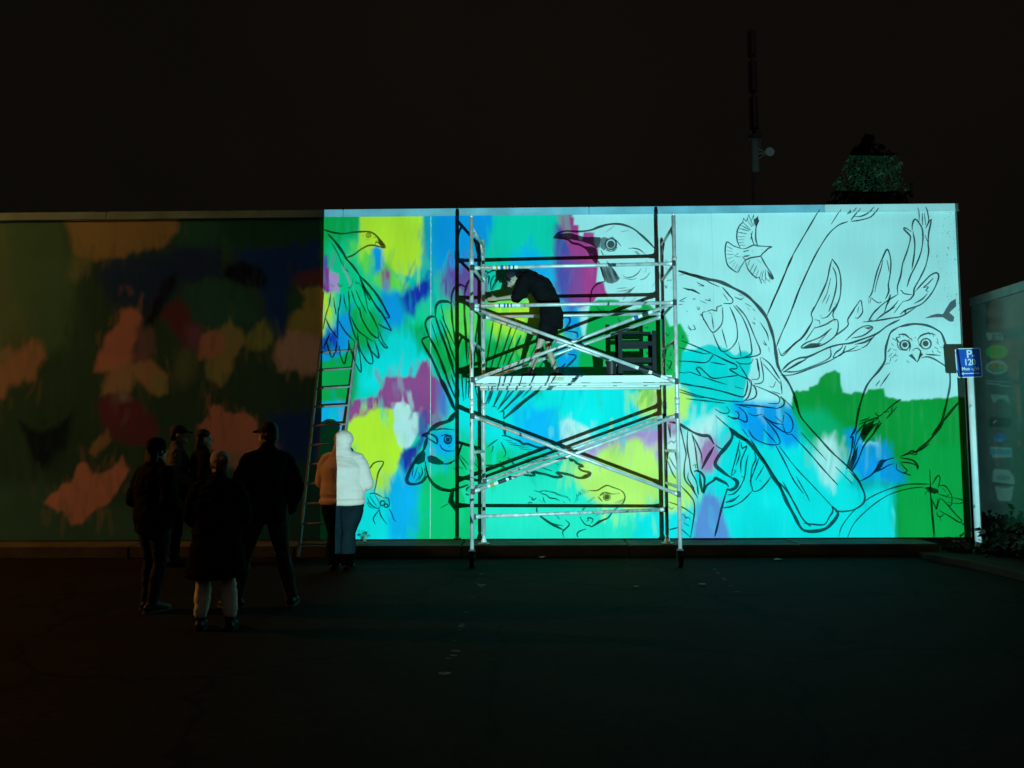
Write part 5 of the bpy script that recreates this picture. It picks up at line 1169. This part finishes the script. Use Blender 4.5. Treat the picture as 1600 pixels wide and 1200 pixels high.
def gen_tree(r_):
    c_, rad_ = r_.choice(clumps); o_ = Vector((r_.gauss(0, 1), r_.gauss(0, 1), r_.gauss(0, 1))).normalized()
    return c_ + o_ * rad_ * r_.uniform(.5, 1.05), o_
leaves(9000, gen_tree, .10, 8).build('crown', leaf_mat('tree_leaf', (.014, .046, .016)), tree)

# garden bed in the corner with shrubs
bed_pts = [on_z(*q, 0) for q in ((1452, 876), (1520, 888), (1600, 908), (1660, 925))]
bx = [Vector((p_.x, p_.y, 0)) for p_ in bed_pts]
top = [Vector((5.62, 11.36, 0)), Vector((5.62, 12.6, 0)), Vector((SX, 12.6, 0)), Vector((SX, bx[-1].y - .3, 0))]
poly = bx + [top[3], top[2], top[1]]
nq = len(poly)
bed = MB()
bed.add([p_ + Vector((0, 0, .005)) for p_ in poly] + [p_ + Vector((0, 0, .06)) for p_ in poly], [tuple(range(nq, 2 * nq))] + [(k, (k + 1) % nq, nq + (k + 1) % nq, nq + k) for k in range(nq)])
o = bed.build('garden_bed', m_soil); tag(o, 'dark soil bed in the corner below the parking sign', 'garden bed', kind='structure')
ke = MB()
for a_, b_ in zip(bx[:-1], bx[1:]):
    d_ = (b_ - a_); L_ = d_.length; an = math.atan2(d_.y, d_.x)
    ke.box((a_ + b_) / 2 + Vector((0, 0, .045)), (L_ + .02, .09, .09), Matrix.Rotation(an, 3, 'Z'), bev=.012)
o = ke.build('bed_edging', mat('dirty_concrete', (.028, .026, .022), .9, noise_amt=.4, noise_scale=4, bump=.4, bump_scale=40)); tag(o, 'low concrete edging round the corner garden bed', 'kerb', kind='structure')
def shrub(px, py, Y, rx, rz, n_, seed, label, col, size=.09, lift=.0):
    c_ = on_y(px, py, Y); r_ = random.Random(seed)
    base = Vector((c_.x, Y, .05)); zc_ = max(c_.z, .12)
    e = empty('shrub', base, label, 'shrub', 'dark shrubs in the corner bed')
    st_ = MB()
    tips = []
    for k in range(14):
        a = r_.uniform(0, 6.28); t_ = r_.uniform(.2, 1)
        tip = Vector((c_.x + rx * t_ * math.cos(a), Y + rx * t_ * math.sin(a), zc_ + rz * r_.uniform(-.3, .9)))
        st_.tube(base, base.lerp(tip, .55) + Vector((0, 0, .05)), .008, .006, n=6); st_.tube(base.lerp(tip, .55) + Vector((0, 0, .05)), tip, .006, .003, n=6)
        tips.append(tip)
    st_.build('stems', m_bark, e)['kind'] = 'stuff'
    def gen(rr_):
        t0 = rr_.choice(tips); o_ = Vector((rr_.gauss(0, 1), rr_.gauss(0, 1), rr_.gauss(0, 1)))
        p_ = t0 + o_ * rx * .24; p_.z = max(p_.z, .07)
        if lift: p_.z = min(p_.z, lift)
        return p_, o_.normalized() + Vector((0, 0, .4))
    leaves(n_, gen, size, seed + 1).build('foliage', leaf_mat('leaf_' + col[0], col[1]), e)
DKL = ('dark', (.014, .022, .011)); BRL = ('brown', (.020, .019, .011))
shrub(1598, 885, 10.9, .36, .20, 1100, 31, 'dark bushy shrub at the right edge below the boundary wall', DKL)
shrub(1556, 880, 11.1, .33, .14, 900, 32, 'low dark shrub under the parking sign post', BRL, .05, .14)
shrub(1506, 872, 11.35, .28, .10, 600, 33, 'low sparse ground shrub left of the sign post', BRL, .045, .10)
shrub(1645, 885, 10.2, .42, .28, 1000, 34, 'larger dark shrub cut off by the right edge of the picture', DKL)
def weed(px, py, Y, h, n_, seed, label, z0):
    c_ = on_y(px, py, Y); r_ = random.Random(seed)
    e = empty('weed', (c_.x, Y, z0), label, 'weed')
    st_ = MB(); lf = MB()
    for k in range(n_):
        a = r_.uniform(0, 6.28); tip = Vector((c_.x + h * .8 * math.cos(a) * r_.uniform(.3, 1), Y - abs(h * .5 * math.sin(a)), z0 + h * r_.uniform(.4, 1)))
        mid = Vector((c_.x, Y, z0)).lerp(tip, .5) + Vector((0, 0, h * .15))
        st_.tube((c_.x, Y, z0), mid, .003, .0025, n=5); st_.tube(mid, tip, .0025, .0015, n=5)
        for j in range(3):
            p_ = mid.lerp(tip, j / 2); d = Vector((math.cos(a + j), -.6, r_.uniform(-.1, .5))).normalized(); s = d.cross(Vector((0, .3, 1))).normalized(); L = h * r_.uniform(.22, .4)
            lf.add([p_, p_ + d * L * .5 + s * L * .22, p_ + d * L, p_ + d * L * .5 - s * L * .22], [(0, 1, 2, 3)])
    st_.build('stems', mat('weed_stem', (.22, .26, .12), .6), e)['kind'] = 'stuff'; lf.build('leaves', mat('weed_leaf', (.16, .34, .10), .6, noise_amt=.35), e)
weed(1549, 850, 11.5, .22, 6, 41, 'small pale weed lit up at the foot of the sign post', .06)
weed(570, 848, 11.62, .17, 9, 42, 'small leafy weed at the wall foot beside the white hoodie', KZ)
weed(548, 846, 11.75, .10, 6, 43, 'tiny dark weed against the wall behind the hooded person', KZ)
# litter
m_paper = mat('pale_litter', (.28, .28, .25), .8, noise_amt=.2)
for i, (px, py, s_, lb) in enumerate(((1216, 876, .075, 'pale scrap of litter on the asphalt below the big bird tail'), (848, 872, .06, 'flat pale scrap of litter between the scaffold castors'),
        (993, 918, .035, 'tiny pale scrap on the asphalt below the scaffold'), (1097, 915, .05, 'small pale scrap near the faint bay line'), (492, 866, .06, 'white scrap lying by the foot of the ladder'))):
    c_ = on_z(px, py, 0); r_ = random.Random(60 + i); k_ = 8
    ring = [Vector((c_.x + s_ * math.cos(q) * r_.uniform(.6, 1.1), c_.y + s_ * math.sin(q) * r_.uniform(.5, 1), .004 + s_ * r_.uniform(.0, .35))) for q in [2 * math.pi * j / k_ for j in range(k_)]]
    ring2 = [p_ + Vector((0, 0, .003)) for p_ in ring]
    mb = MB(); mb.add(ring + ring2 + [Vector((c_.x, c_.y, .006 + s_ * .4)), Vector((c_.x, c_.y, .003 + s_ * .4))],
        [(k_ + j, k_ + (j + 1) % k_, 2 * k_) for j in range(k_)] + [((j + 1) % k_, j, 2 * k_ + 1) for j in range(k_)] + [(j, (j + 1) % k_, k_ + (j + 1) % k_, k_ + j) for j in range(k_)])
    o = mb.build('litter_scrap', m_paper); tag(o, lb, 'litter', 'scraps of litter on the asphalt')
# ------------------------------------------------------------------ people
m_skin = mat('skin', (.50, .36, .28), .55, noise_amt=.08, noise_scale=20)
m_blk = mat('black_cloth', (.006, .006, .007), .95, noise_amt=.25, noise_scale=10, bump=.2, bump_scale=120, spec=.08)
m_blk2 = mat('dark_navy_cloth', (.008, .009, .013), .95, noise_amt=.25, noise_scale=10, bump=.2, bump_scale=120, spec=.08)
m_grey = mat('grey_tee', (.10, .10, .11), .9, noise_amt=.15)
m_jean = mat('dark_jeans', (.016, .018, .024), .85, noise_amt=.3, noise_scale=14, bump=.25, bump_scale=150)
m_jean2 = mat('grey_trousers', (.05, .045, .042), .85, noise_amt=.25, noise_scale=14)
m_trk = mat('charcoal_trousers', (.006, .014, .018), .85, noise_amt=.25, noise_scale=6, bump=.2, bump_scale=90, spec=.05)
m_pale = mat('pale_trousers', (.78, .74, .66), .85, noise_amt=.15, noise_scale=9)
m_hood = mat('white_hoodie_cloth', (.74, .54, .49), .9, noise_amt=.06, noise_scale=5, bump=.25, bump_scale=160)
m_hair = mat('dark_hair', (.018, .012, .009), .6, noise_amt=.3, noise_scale=30, bump=.6, bump_scale=80)
m_hairb = mat('brown_hair', (.20, .11, .055), .6, noise_amt=.3, noise_scale=30, bump=.6, bump_scale=80)
m_shoe = mat('dark_shoes', (.015, .015, .016), .5, noise_amt=.2)
m_shoew = mat('trainer_sole', (.11, .11, .105), .6, noise_amt=.1)
m_capm = mat('dark_cap', (.012, .014, .024), .8, noise_amt=.2)
m_band = mat('pale_headband', (.42, .40, .36), .8, noise_amt=.2)
m_eye = mat('eye_white', (.7, .7, .68), .3, noise_amt=.02)
m_frame = mat('spectacle_frame', (.01, .01, .01), .3, noise_amt=.1)

def remesh(mb, name, vox, m_, parent, fold=0.0, fscale=9.0, seed=0, smooth=3):
    me = bpy.data.meshes.new(name); me.from_pydata(mb.v, [], mb.f); me.update()
    t = bpy.data.objects.new(name + '_tmp', me); COL.objects.link(t)
    md = t.modifiers.new('r', 'REMESH'); md.mode = 'VOXEL'; md.voxel_size = vox; md.use_smooth_shade = True
    sm = t.modifiers.new('s', 'SMOOTH'); sm.factor = .5; sm.iterations = smooth
    bpy.context.view_layer.update()
    out = bpy.data.meshes.new_from_object(t.evaluated_get(bpy.context.evaluated_depsgraph_get()))
    bpy.data.objects.remove(t); bpy.data.meshes.remove(me)
    out.name = name; out.materials.clear()
    if fold:
        out.update()
        nv = len(out.vertices)
        no = np.empty(nv * 3, np.float32); out.vertices.foreach_get('normal', no); no = no.reshape(-1, 3)
        co = np.empty(nv * 3, np.float32); out.vertices.foreach_get('co', co); co = co.reshape(-1, 3)
        d = np.empty(nv, np.float32)
        for i in range(nv):
            p_ = Vector((co[i, 0] * fscale + seed, co[i, 1] * fscale, co[i, 2] * fscale * 1.9))
            w = noise.noise_vector(p_ * .35) * 1.6
            d[i] = (1 - abs(noise.noise(p_ + w)) * 2.4) * .6 + noise.noise(p_ * .45) * .7
        co += no * (d * fold)[:, None]
        out.vertices.foreach_set('co', co.ravel())
    return link(name, out, m_, parent, True)

BASE = dict(pelvis=(0, 0, .95), waist=(0, 0, 1.10), chest=(0, .0, 1.28), upper=(0, -.01, 1.41), neck=(0, 0, 1.49), head=(0, .025, 1.625),
    sL=(-.172, 0, 1.395), eL=(-.235, -.03, 1.13), wL=(-.235, .09, .90), sR=(.172, 0, 1.395), eR=(.235, -.03, 1.13), wR=(.235, .09, .90),
    hL=(-.09, 0, .92), kL=(-.10, .02, .50), aL=(-.10, -.015, .085), hR=(.09, 0, .92), kR=(.10, .02, .50), aR=(.10, -.015, .085), fL=(-.03, 1), fR=(.03, 1), pitch=0, turn=0, hands=('relaxed', 'relaxed'))

def person(loc, heading, H, label, pose, clothes, build=1.0, z0=0.0):
    """heading: direction the body faces in the plan (degrees, 90 = towards the wall)"""
    J = dict(BASE); J.update(pose)
    s = H / 1.75
    M = Matrix.Translation(Vector((loc[0], loc[1], z0))) @ Matrix.Rotation(math.radians(heading - 90), 4, 'Z') @ Matrix.Scale(s, 4)
    V = {k: (Vector(v) if isinstance(v, tuple) and len(v) == 3 and k not in ('hands',) else v) for k, v in J.items()}
    b = build
    root = empty('person', (loc[0], loc[1], z0), label, 'person')
    def fin(mb):
        mb.v = [tuple(M @ Vector(v)) for v in mb.v]; return mb
    X = Vector((1, 0, 0))
    hr = Matrix.Rotation(math.radians(V['turn']), 3, 'Z') @ Matrix.Rotation(math.radians(-V['pitch']), 3, 'X')
    hc = V['head']
    def H_(x, y, z): return hc + hr @ Vector((x, y, z))
    def torso(mb, g, lo=None, flare=0.0):
        pts = [V['pelvis'] + (V['pelvis'] - V['waist']).normalized() * .05, V['pelvis'], V['waist'], V['chest'], V['upper'], V['upper'].lerp(V['neck'], .55)]
        rad = [(.155 * b + g, .105 * b + g), (.17 * b + g, .118 * b + g), (.15 * b + g, .108 * b + g), (.168 * b + g, .12 * b + g), (.140 + g, .092 + g), (.080 + g * .7, .07 + g * .7)]
        if lo is not None:
            for kk, (q, ra, rb) in enumerate(lo): pts.insert(kk, Vector(q)); rad.insert(kk, (ra, rb))
        mb.loft(pts, rad, X, 20, .85 if lo is None else .10)
    def arm(mb, S, g, end=1.0):
        sh, el, wr = V['s' + S], V['e' + S], V['w' + S]
        inner = sh.lerp(V['upper'], .5)
        gg = g * .55
        mb.loft([V['neck'].lerp(V['upper'], .5), inner.lerp(V['neck'], .12), sh], [.056 + gg, .060 + gg, .052 + gg], V['chest'] - V['waist'], 14)
        mb.loft([sh, sh.lerp(el, .3), sh.lerp(el, .65), el], [.054 + gg, .054 * b ** .5 + g * .8, .048 + g, .041 + g], X, 14)
        e2 = el.lerp(wr, end)
        mb.loft([el, el.lerp(wr, .3 * end), e2], [.040 + g, .041 + g, (.040 + (.027 - .040) * end) + g * .9], X, 14)
    def leg(mb, S, g, gl=None, end=1.0, start=0.0):
        h, k, a = V['h' + S], V['k' + S], V['a' + S]
        if end < 0: k = h.lerp(k, 1 + end); end = 0
        gl = g if gl is None else gl
        e = k.lerp(a, end)
        mb.loft([h + Vector((0, 0, .02)), h.lerp(k, .3), h.lerp(k, .7), k], [.088 * b + g, .084 * b + g, .065 * b ** .6 + g, .052 + g], X, 16)
        if end > 0: mb.loft([k, k.lerp(a, .3 * end), k.lerp(a, .6 * end), e], [.052 + g, .054 + (g + gl) / 2, .046 + gl, (.05 + (.034 - .05) * end) + gl], X, 16)
    def foot(mb, S, g):
        a = V['a' + S]; d = Vector((V['f' + S][0], V['f' + S][1], 0)).normalized()
        base = a.z - .085
        hz = lambda t, z: Vector((a.x, a.y, 0)) + d * t + Vector((0, 0, base + z))
        side = d.cross(Vector((0, 0, 1)))
        mb.loft([hz(-.045, .045), hz(.02, .058), hz(.09, .046), hz(.16, .032), hz(.195, .028)], [(.034 + g, .040 + g), (.038 + g, .052 + g), (.044 + g, .040 + g), (.043 + g, .028 + g), (.030 + g, .022 + g)], side, 14)
        mb.loft([a + Vector((0, 0, .05)), hz(.0, .06)], [.036 + g, .04 + g], X, 12)
    def hand(mb, S, mode):
        wr, el = V['w' + S], V['e' + S]
        d = (wr - el).normalized(); sgn = -1 if S == 'L' else 1
        up = Vector((0, 0, 1)); n_ = (X * sgn - d * (X * sgn).dot(d))
        n_ = n_.normalized() if n_.length > .1 else d.orthogonal().normalized()       # back of the hand
        acr = d.cross(n_).normalized()
        if acr.y < 0: acr = -acr                                                     # towards the thumb
        curl = {'relaxed': .45, 'grip': 1.15, 'flat': .12}[mode]
        p0, p1 = wr - d * .01, wr + d * .085
        mb.loft([p0, wr + d * .03, p1], [(.026, .018), (.038, .017), (.040, .014)], acr, 12)
        for i, (off_, ln) in enumerate(((.030, .075), (.010, .083), (-.010, .077), (-.029, .060))):
            q = p1 + acr * off_; dd = d.copy(); pts = [q - d * .012]; seg = (.42, .32, .26)
            for j, f_ in enumerate(seg):
                ang = curl * (.55 + .3 * j); dd = (dd * math.cos(ang * .8) - n_ * math.sin(ang * .8)).normalized()
                q = q + dd * ln * f_; pts.append(q.copy())
            mb.loft(pts, [.0095, .0090, .0080, .0068], acr, 8)
        q = wr + d * .022 + acr * .028; t1 = (d * .72 + acr * .62 - n_ * .25).normalized()
        mb.loft([wr + d * .012 + acr * .010, q, q + t1 * .036, q + t1 * .036 + (d * .9 - n_ * .45).normalized() * .030], [.015, .0125, .0105, .0080], n_, 8)
    # one continuous body
    bd = MB()
    torso(bd, -.012)
    bd.loft([V['upper'], V['neck'], hc + hr @ Vector((0, -.02, -.05))], [.062, .054, .052], X, 14)
    bd.ball(H_(0, -.012, .03), (.074, .092, .088), hr); bd.ball(H_(0, .022, -.045), (.058, .068, .072), hr)
    bd.ball(H_(0, .07, -.082), (.028, .026, .024), hr)                                                # chin
    bd.loft([H_(0, .082, .012), H_(0, .103, -.028)], [.010, .015], hr @ X, 8)                           # nose
    bd.ball(H_(0, .083, -.058), (.024, .012, .009), hr)                                               # mouth
    for sg_ in (-1, 1):
        bd.ball(H_(sg_ * .076, -.005, -.012), (.010, .020, .032), hr)                                 # ears
        bd.ball(H_(sg_ * .03, .070, .016), (.022, .014, .010), hr)                                    # brow
    for S in 'LR':
        arm(bd, S, -.008); leg(bd, S, -.010); foot(bd, S, -.006); hand(bd, S, V['hands'][0 if S == 'L' else 1])
    body = remesh(fin(bd), 'body', .0085, m_skin, root, smooth=2)
    for sg_ in (-1, 1):
        MB_ = MB().ball(H_(sg_ * .030, .076, -.002), .0125, None, 10, 7); fin(MB_).build('eye', m_eye, root, True)
    # clothing as children
    for c in clothes:
        mb = MB(); kind = c['k']; g = c.get('g', .012)
        if kind == 'top':
            torso(mb, g, c.get('lo'))
            for S in 'LR': arm(mb, S, g + .004, c.get('sleeve', .96))
            if c.get('collar', True): mb.loft([V['upper'].lerp(V['neck'], .3), V['neck'] + Vector((0, 0, .01))], [.078 + g * .5, .070], X, 16)
        elif kind == 'legs':
            gp = c.get('gp', g)
            mb.loft([V['pelvis'] + Vector((0, 0, .06)), V['pelvis'], V['pelvis'] - Vector((0, 0, .06))], [(.165 * b + gp, .112 * b + gp), (.172 * b + gp, .122 * b + gp), (.155 * b + gp, .108 * b + gp)], X, 20)
            for S in 'LR': leg(mb, S, g, c.get('gl'), c.get('end', .97))
        elif kind == 'shoes':
            for S in 'LR':
                m2 = MB(); foot(m2, S, .010)
                if c.get('boot'): m2.loft([V['a' + S] - Vector((0, 0, .01)), V['a' + S].lerp(V['k' + S], c['boot'])], [.050, .056], X, 14)
                o_ = remesh(fin(m2), 'shoe', .010, c['m'], root)
                a = V['a' + S]; d = Vector((V['f' + S][0], V['f' + S][1], 0)).normalized(); base = a.z - .085; side = d.cross(Vector((0, 0, 1)))
                m3 = MB(); pts = []
                for t_, w_ in ((-.085, .02), (-.06, .042), (.0, .046), (.09, .054), (.17, .050), (.21, .028)): pts.append((t_, w_))
                ring = [Vector((a.x, a.y, base)) + d * t_ + side * w_ for t_, w_ in pts] + [Vector((a.x, a.y, base)) + d * t_ - side * w_ for t_, w_ in reversed(pts)]
                nn = len(ring); m3.add([q + Vector((0, 0, .001)) for q in ring] + [q + Vector((0, 0, .024)) for q in ring], [tuple(range(nn - 1, -1, -1)), tuple(range(nn, 2 * nn))] + [(i, (i + 1) % nn, nn + (i + 1) % nn, nn + i) for i in range(nn)])
                fin(m3).build('sole', c.get('sole', m_rubber), o_)
            continue
        elif kind == 'hair':
            mb.ball(H_(0, -.022, .045), (.083, .096, .086), hr); mb.ball(H_(0, -.055, -.01), (.078, .062, .085), hr)
            if c.get('long'): mb.loft([H_(0, -.06, .0), H_(0, -.075, -.10), H_(0, -.07, -.20)], [(.085, .05), (.088, .045), (.07, .03)], hr @ X, 14)
            if c.get('bun'): mb.ball(H_(0, -.11, .05), .045)
        elif kind == 'cap':
            mb.ball(H_(0, -.014, .048), (.086, .104, .080), hr)
            mb.loft([H_(0, .06, .045), H_(0, .12, .036), H_(0, .155, .026)], [(.074, .012), (.066, .010), (.040, .008)], hr @ X, 14)
        elif kind == 'beanie':
            mb.ball(H_(0, -.014, .050), (.090, .106, .088), hr); mb.loft([H_(0, -.014, .005), H_(0, -.014, .035)], [(.086, .102), (.090, .106)], hr @ X, 18)
        elif kind == 'hood':
            B = c.get('big', 1.0); mb.ball(H_(0, -.02, .035), (.102 * B, .120 * B, .112), hr); mb.ball(H_(0, -.035, -.06), (.104 * B, .104, .10), hr)
            mb.loft([H_(0, -.05, -.08), V['neck'] + Vector((0, -.04, -.02)), V['upper'] + Vector((0, -.05, -.02))], [(.108, .09), (.135, .09), (.17, .07)], X, 18)
        elif kind == 'band':
            mb.loft([H_(0, -.01, .040), H_(0, -.01, .066)], [(.090, .106), (.088, .104)], hr @ X, 18)
        elif kind == 'glasses':
            for sg_ in (-1, 1):
                for t0_ in range(12):
                    a0, a1 = t0_ * .5236, (t0_ + 1) * .5236
                    mb.tube(H_(sg_ * .032 + .022 * math.cos(a0), .092, -.002 + .018 * math.sin(a0)), H_(sg_ * .032 + .022 * math.cos(a1), .092, -.002 + .018 * math.sin(a1)), .0026, n=6)
                mb.tube(H_(sg_ * .054, .090, .004), H_(sg_ * .080, .0, .006), .0026, n=6)
            mb.tube(H_(-.010, .093, .002), H_(.010, .093, .002), .0026, n=6)
            fin(mb).build('glasses', m_frame, root); continue
        remesh(fin(mb), c['n'], c.get('vox', .012), c['m'], root, c.get('fold', 0.0) * s, c.get('fs', 9.0), seed=loc[0] * 7, smooth=c.get('sm', 3))
    return root

def at(px, py): return on_z(px, py, 0)
JK = lambda m_, **k: dict(dict(k='top', n='jacket', m=m_, g=.030, fold=.016, fs=8), **k)
LG_ = lambda m_, **k: dict(dict(k='legs', n='trousers', m=m_, g=.014, gl=.016, fold=.010), **k)
SH = lambda m_=m_shoe, **k: dict(dict(k='shoes', m=m_), **k)
HR = lambda m_=m_hair, **k: dict(dict(k='hair', n='hair', m=m_, fold=.003, fs=40), **k)

# man in a black jacket at the left of the group
q = at(236, 955)
person((q.x, q.y), 62, 1.66, 'person in a black jacket and dark jeans, leftmost of the group watching',
    dict(wL=(-.14, .22, .98), eL=(-.26, -.03, 1.12), wR=(.14, .22, .97), eR=(.26, -.03, 1.12), kL=(-.09, .04, .5), aL=(-.11, .03, .085), fL=(-.4, 1), aR=(.07, -.05, .085), hands=('grip', 'grip')),
    [JK(m_blk, g=.040, lo=[((0, 0, .80), .20, .15)], sleeve=.95), LG_(m_jean, g=.012), SH(sole=m_shoew), dict(k='beanie', n='hood_cap', m=m_blk, fold=.004), HR(long=True)], 1.12)
# standing further back, cap and grey top
q = at(272, 884)
person((q.x, q.y), 20, 1.86, 'person in a dark cap and grey top, standing at the back near the wall',
    dict(turn=-10, eR=(.24, .0, 1.12), wR=(.20, .2, 1.0)),
    [JK(m_grey, g=.022, n='shirt', lo=[((0, 0, .86), .19, .14)]), LG_(m_blk2), SH(), dict(k='cap', n='cap', m=m_capm, fold=0), HR()], 1.05)
q = at(312, 884)
person((q.x, q.y), 35, 1.80, 'dark haired person in black behind the woman in the long coat',
    dict(turn=-15), [JK(m_blk2, g=.028, lo=[((0, 0, .84), .19, .14)]), LG_(m_jean), SH(), HR(long=True)], 1.0)
# woman in the long black coat with pale trousers
q = at(336, 984)
person((q.x, q.y), 100, 1.53, 'woman in a long black coat, pale trousers and dark boots, closest to the camera',
    dict(turn=38, eL=(-.25, .0, 1.12), wL=(-.17, .2, 1.0), eR=(.25, .0, 1.12), wR=(.17, .2, 1.0), kL=(-.12, .03, .5), aL=(-.15, .03, .085), kR=(.12, .0, .5), aR=(.15, -.03, .085), hL=(-.10, 0, .92), hR=(.10, 0, .92)),
    [dict(k='top', n='coat', m=m_blk, g=.040, fold=.018, lo=[((0, 0, .53), .30, .21), ((0, 0, .70), .27, .19), ((0, 0, .86), .235, .17)]),
     LG_(m_pale, g=.012, gl=.030, end=.80), SH(m_shoe, boot=.22), HR(m_hairb, bun=True), dict(k='band', n='headband', m=m_band), dict(k='glasses')], 1.2)
# man striding in a dark jacket
q = at(414, 948)
person((q.x, q.y), 128, 1.82, 'tall man in a dark jacket, cap and jeans standing with legs apart',
    dict(turn=28, kL=(-.17, .10, .50), aL=(-.24, .10, .085), kR=(.15, -.02, .50), aR=(.22, -.10, .085), fL=(-.5, 1), fR=(.5, .8), hL=(-.10, 0, .92), hR=(.10, 0, .92),
         eL=(-.26, .0, 1.14), wL=(-.16, .20, 1.02), eR=(.27, -.05, 1.13), wR=(.25, .05, .90)),
    [JK(m_blk2, g=.032, lo=[((0, 0, .82), .19, .145)]), LG_(m_jean2, g=.016, gl=.022), SH(sole=m_shoew), dict(k='cap', n='cap', m=m_capm), HR()], 1.0)
# person in the white hoodie, half in the projector light
q = at(537, 889)
person((q.x, q.y - .1), 84, 1.77, 'person in a white hoodie and dark trousers seen from behind, half in the bright light',
    dict(sL=(-.205, 0, 1.385), sR=(.205, 0, 1.385), eL=(-.285, .03, 1.10), wL=(-.15, .25, 1.04), eR=(.305, .03, 1.08), wR=(.16, .25, 1.02), head=(.01, .03, 1.605), pitch=4, turn=-25,
         hL=(-.11, 0, .80), hR=(.115, 0, .80), kL=(-.095, .0, .46), aL=(-.105, -.02, .085), kR=(.085, .0, .46), aR=(.075, -.02, .085), hands=('grip', 'grip')),
    [dict(k='top', n='hoodie', m=m_hood, g=.040, fold=.008, fs=4.6, lo=[((0, 0, .825), .285, .215), ((0, 0, .87), .30, .225)], sleeve=.93, collar=False),
     dict(k='hood', n='hood', m=m_hood, fold=.006, fs=7, big=1.12), LG_(m_trk, g=.030, gp=.0, gl=.050, end=.95, fold=.008), SH()], 1.46)
# painter bending on the platform
pc_ = on_y(853, 577, 10.92)
person((pc_.x, 10.92), 168, 1.68, 'painter in black with bare legs bending forward on the scaffold platform',
    dict(pelvis=(0, -.09, .90), waist=(0, -.06, 1.10), chest=(0, .07, 1.34), upper=(0, .24, 1.47), neck=(0, .36, 1.50), head=(0, .49, 1.46), pitch=46, turn=14,
         sL=(-.165, .25, 1.43), eL=(-.24, .36, 1.17), wL=(-.22, .67, 1.15), sR=(.165, .25, 1.43), eR=(.22, .47, 1.24), wR=(.12, .74, 1.20),
         hL=(-.09, -.08, .87), kL=(-.12, .07, .47), aL=(-.10, .20, .085), hR=(.09, -.08, .87), kR=(.11, -.01, .46), aR=(.10, -.15, .085), hands=('relaxed', 'grip')),
    [dict(k='top', n='shirt', m=m_blk, g=.032, fold=.017, sleeve=.06, lo=[((0, -.09, .74), .20, .16)]),
     dict(k='legs', n='shorts', m=m_blk, g=.030, end=-.36, fold=.007), SH(), dict(k='cap', n='cap', m=m_capm), dict(k='glasses')], 1.08, z0=PLAT)
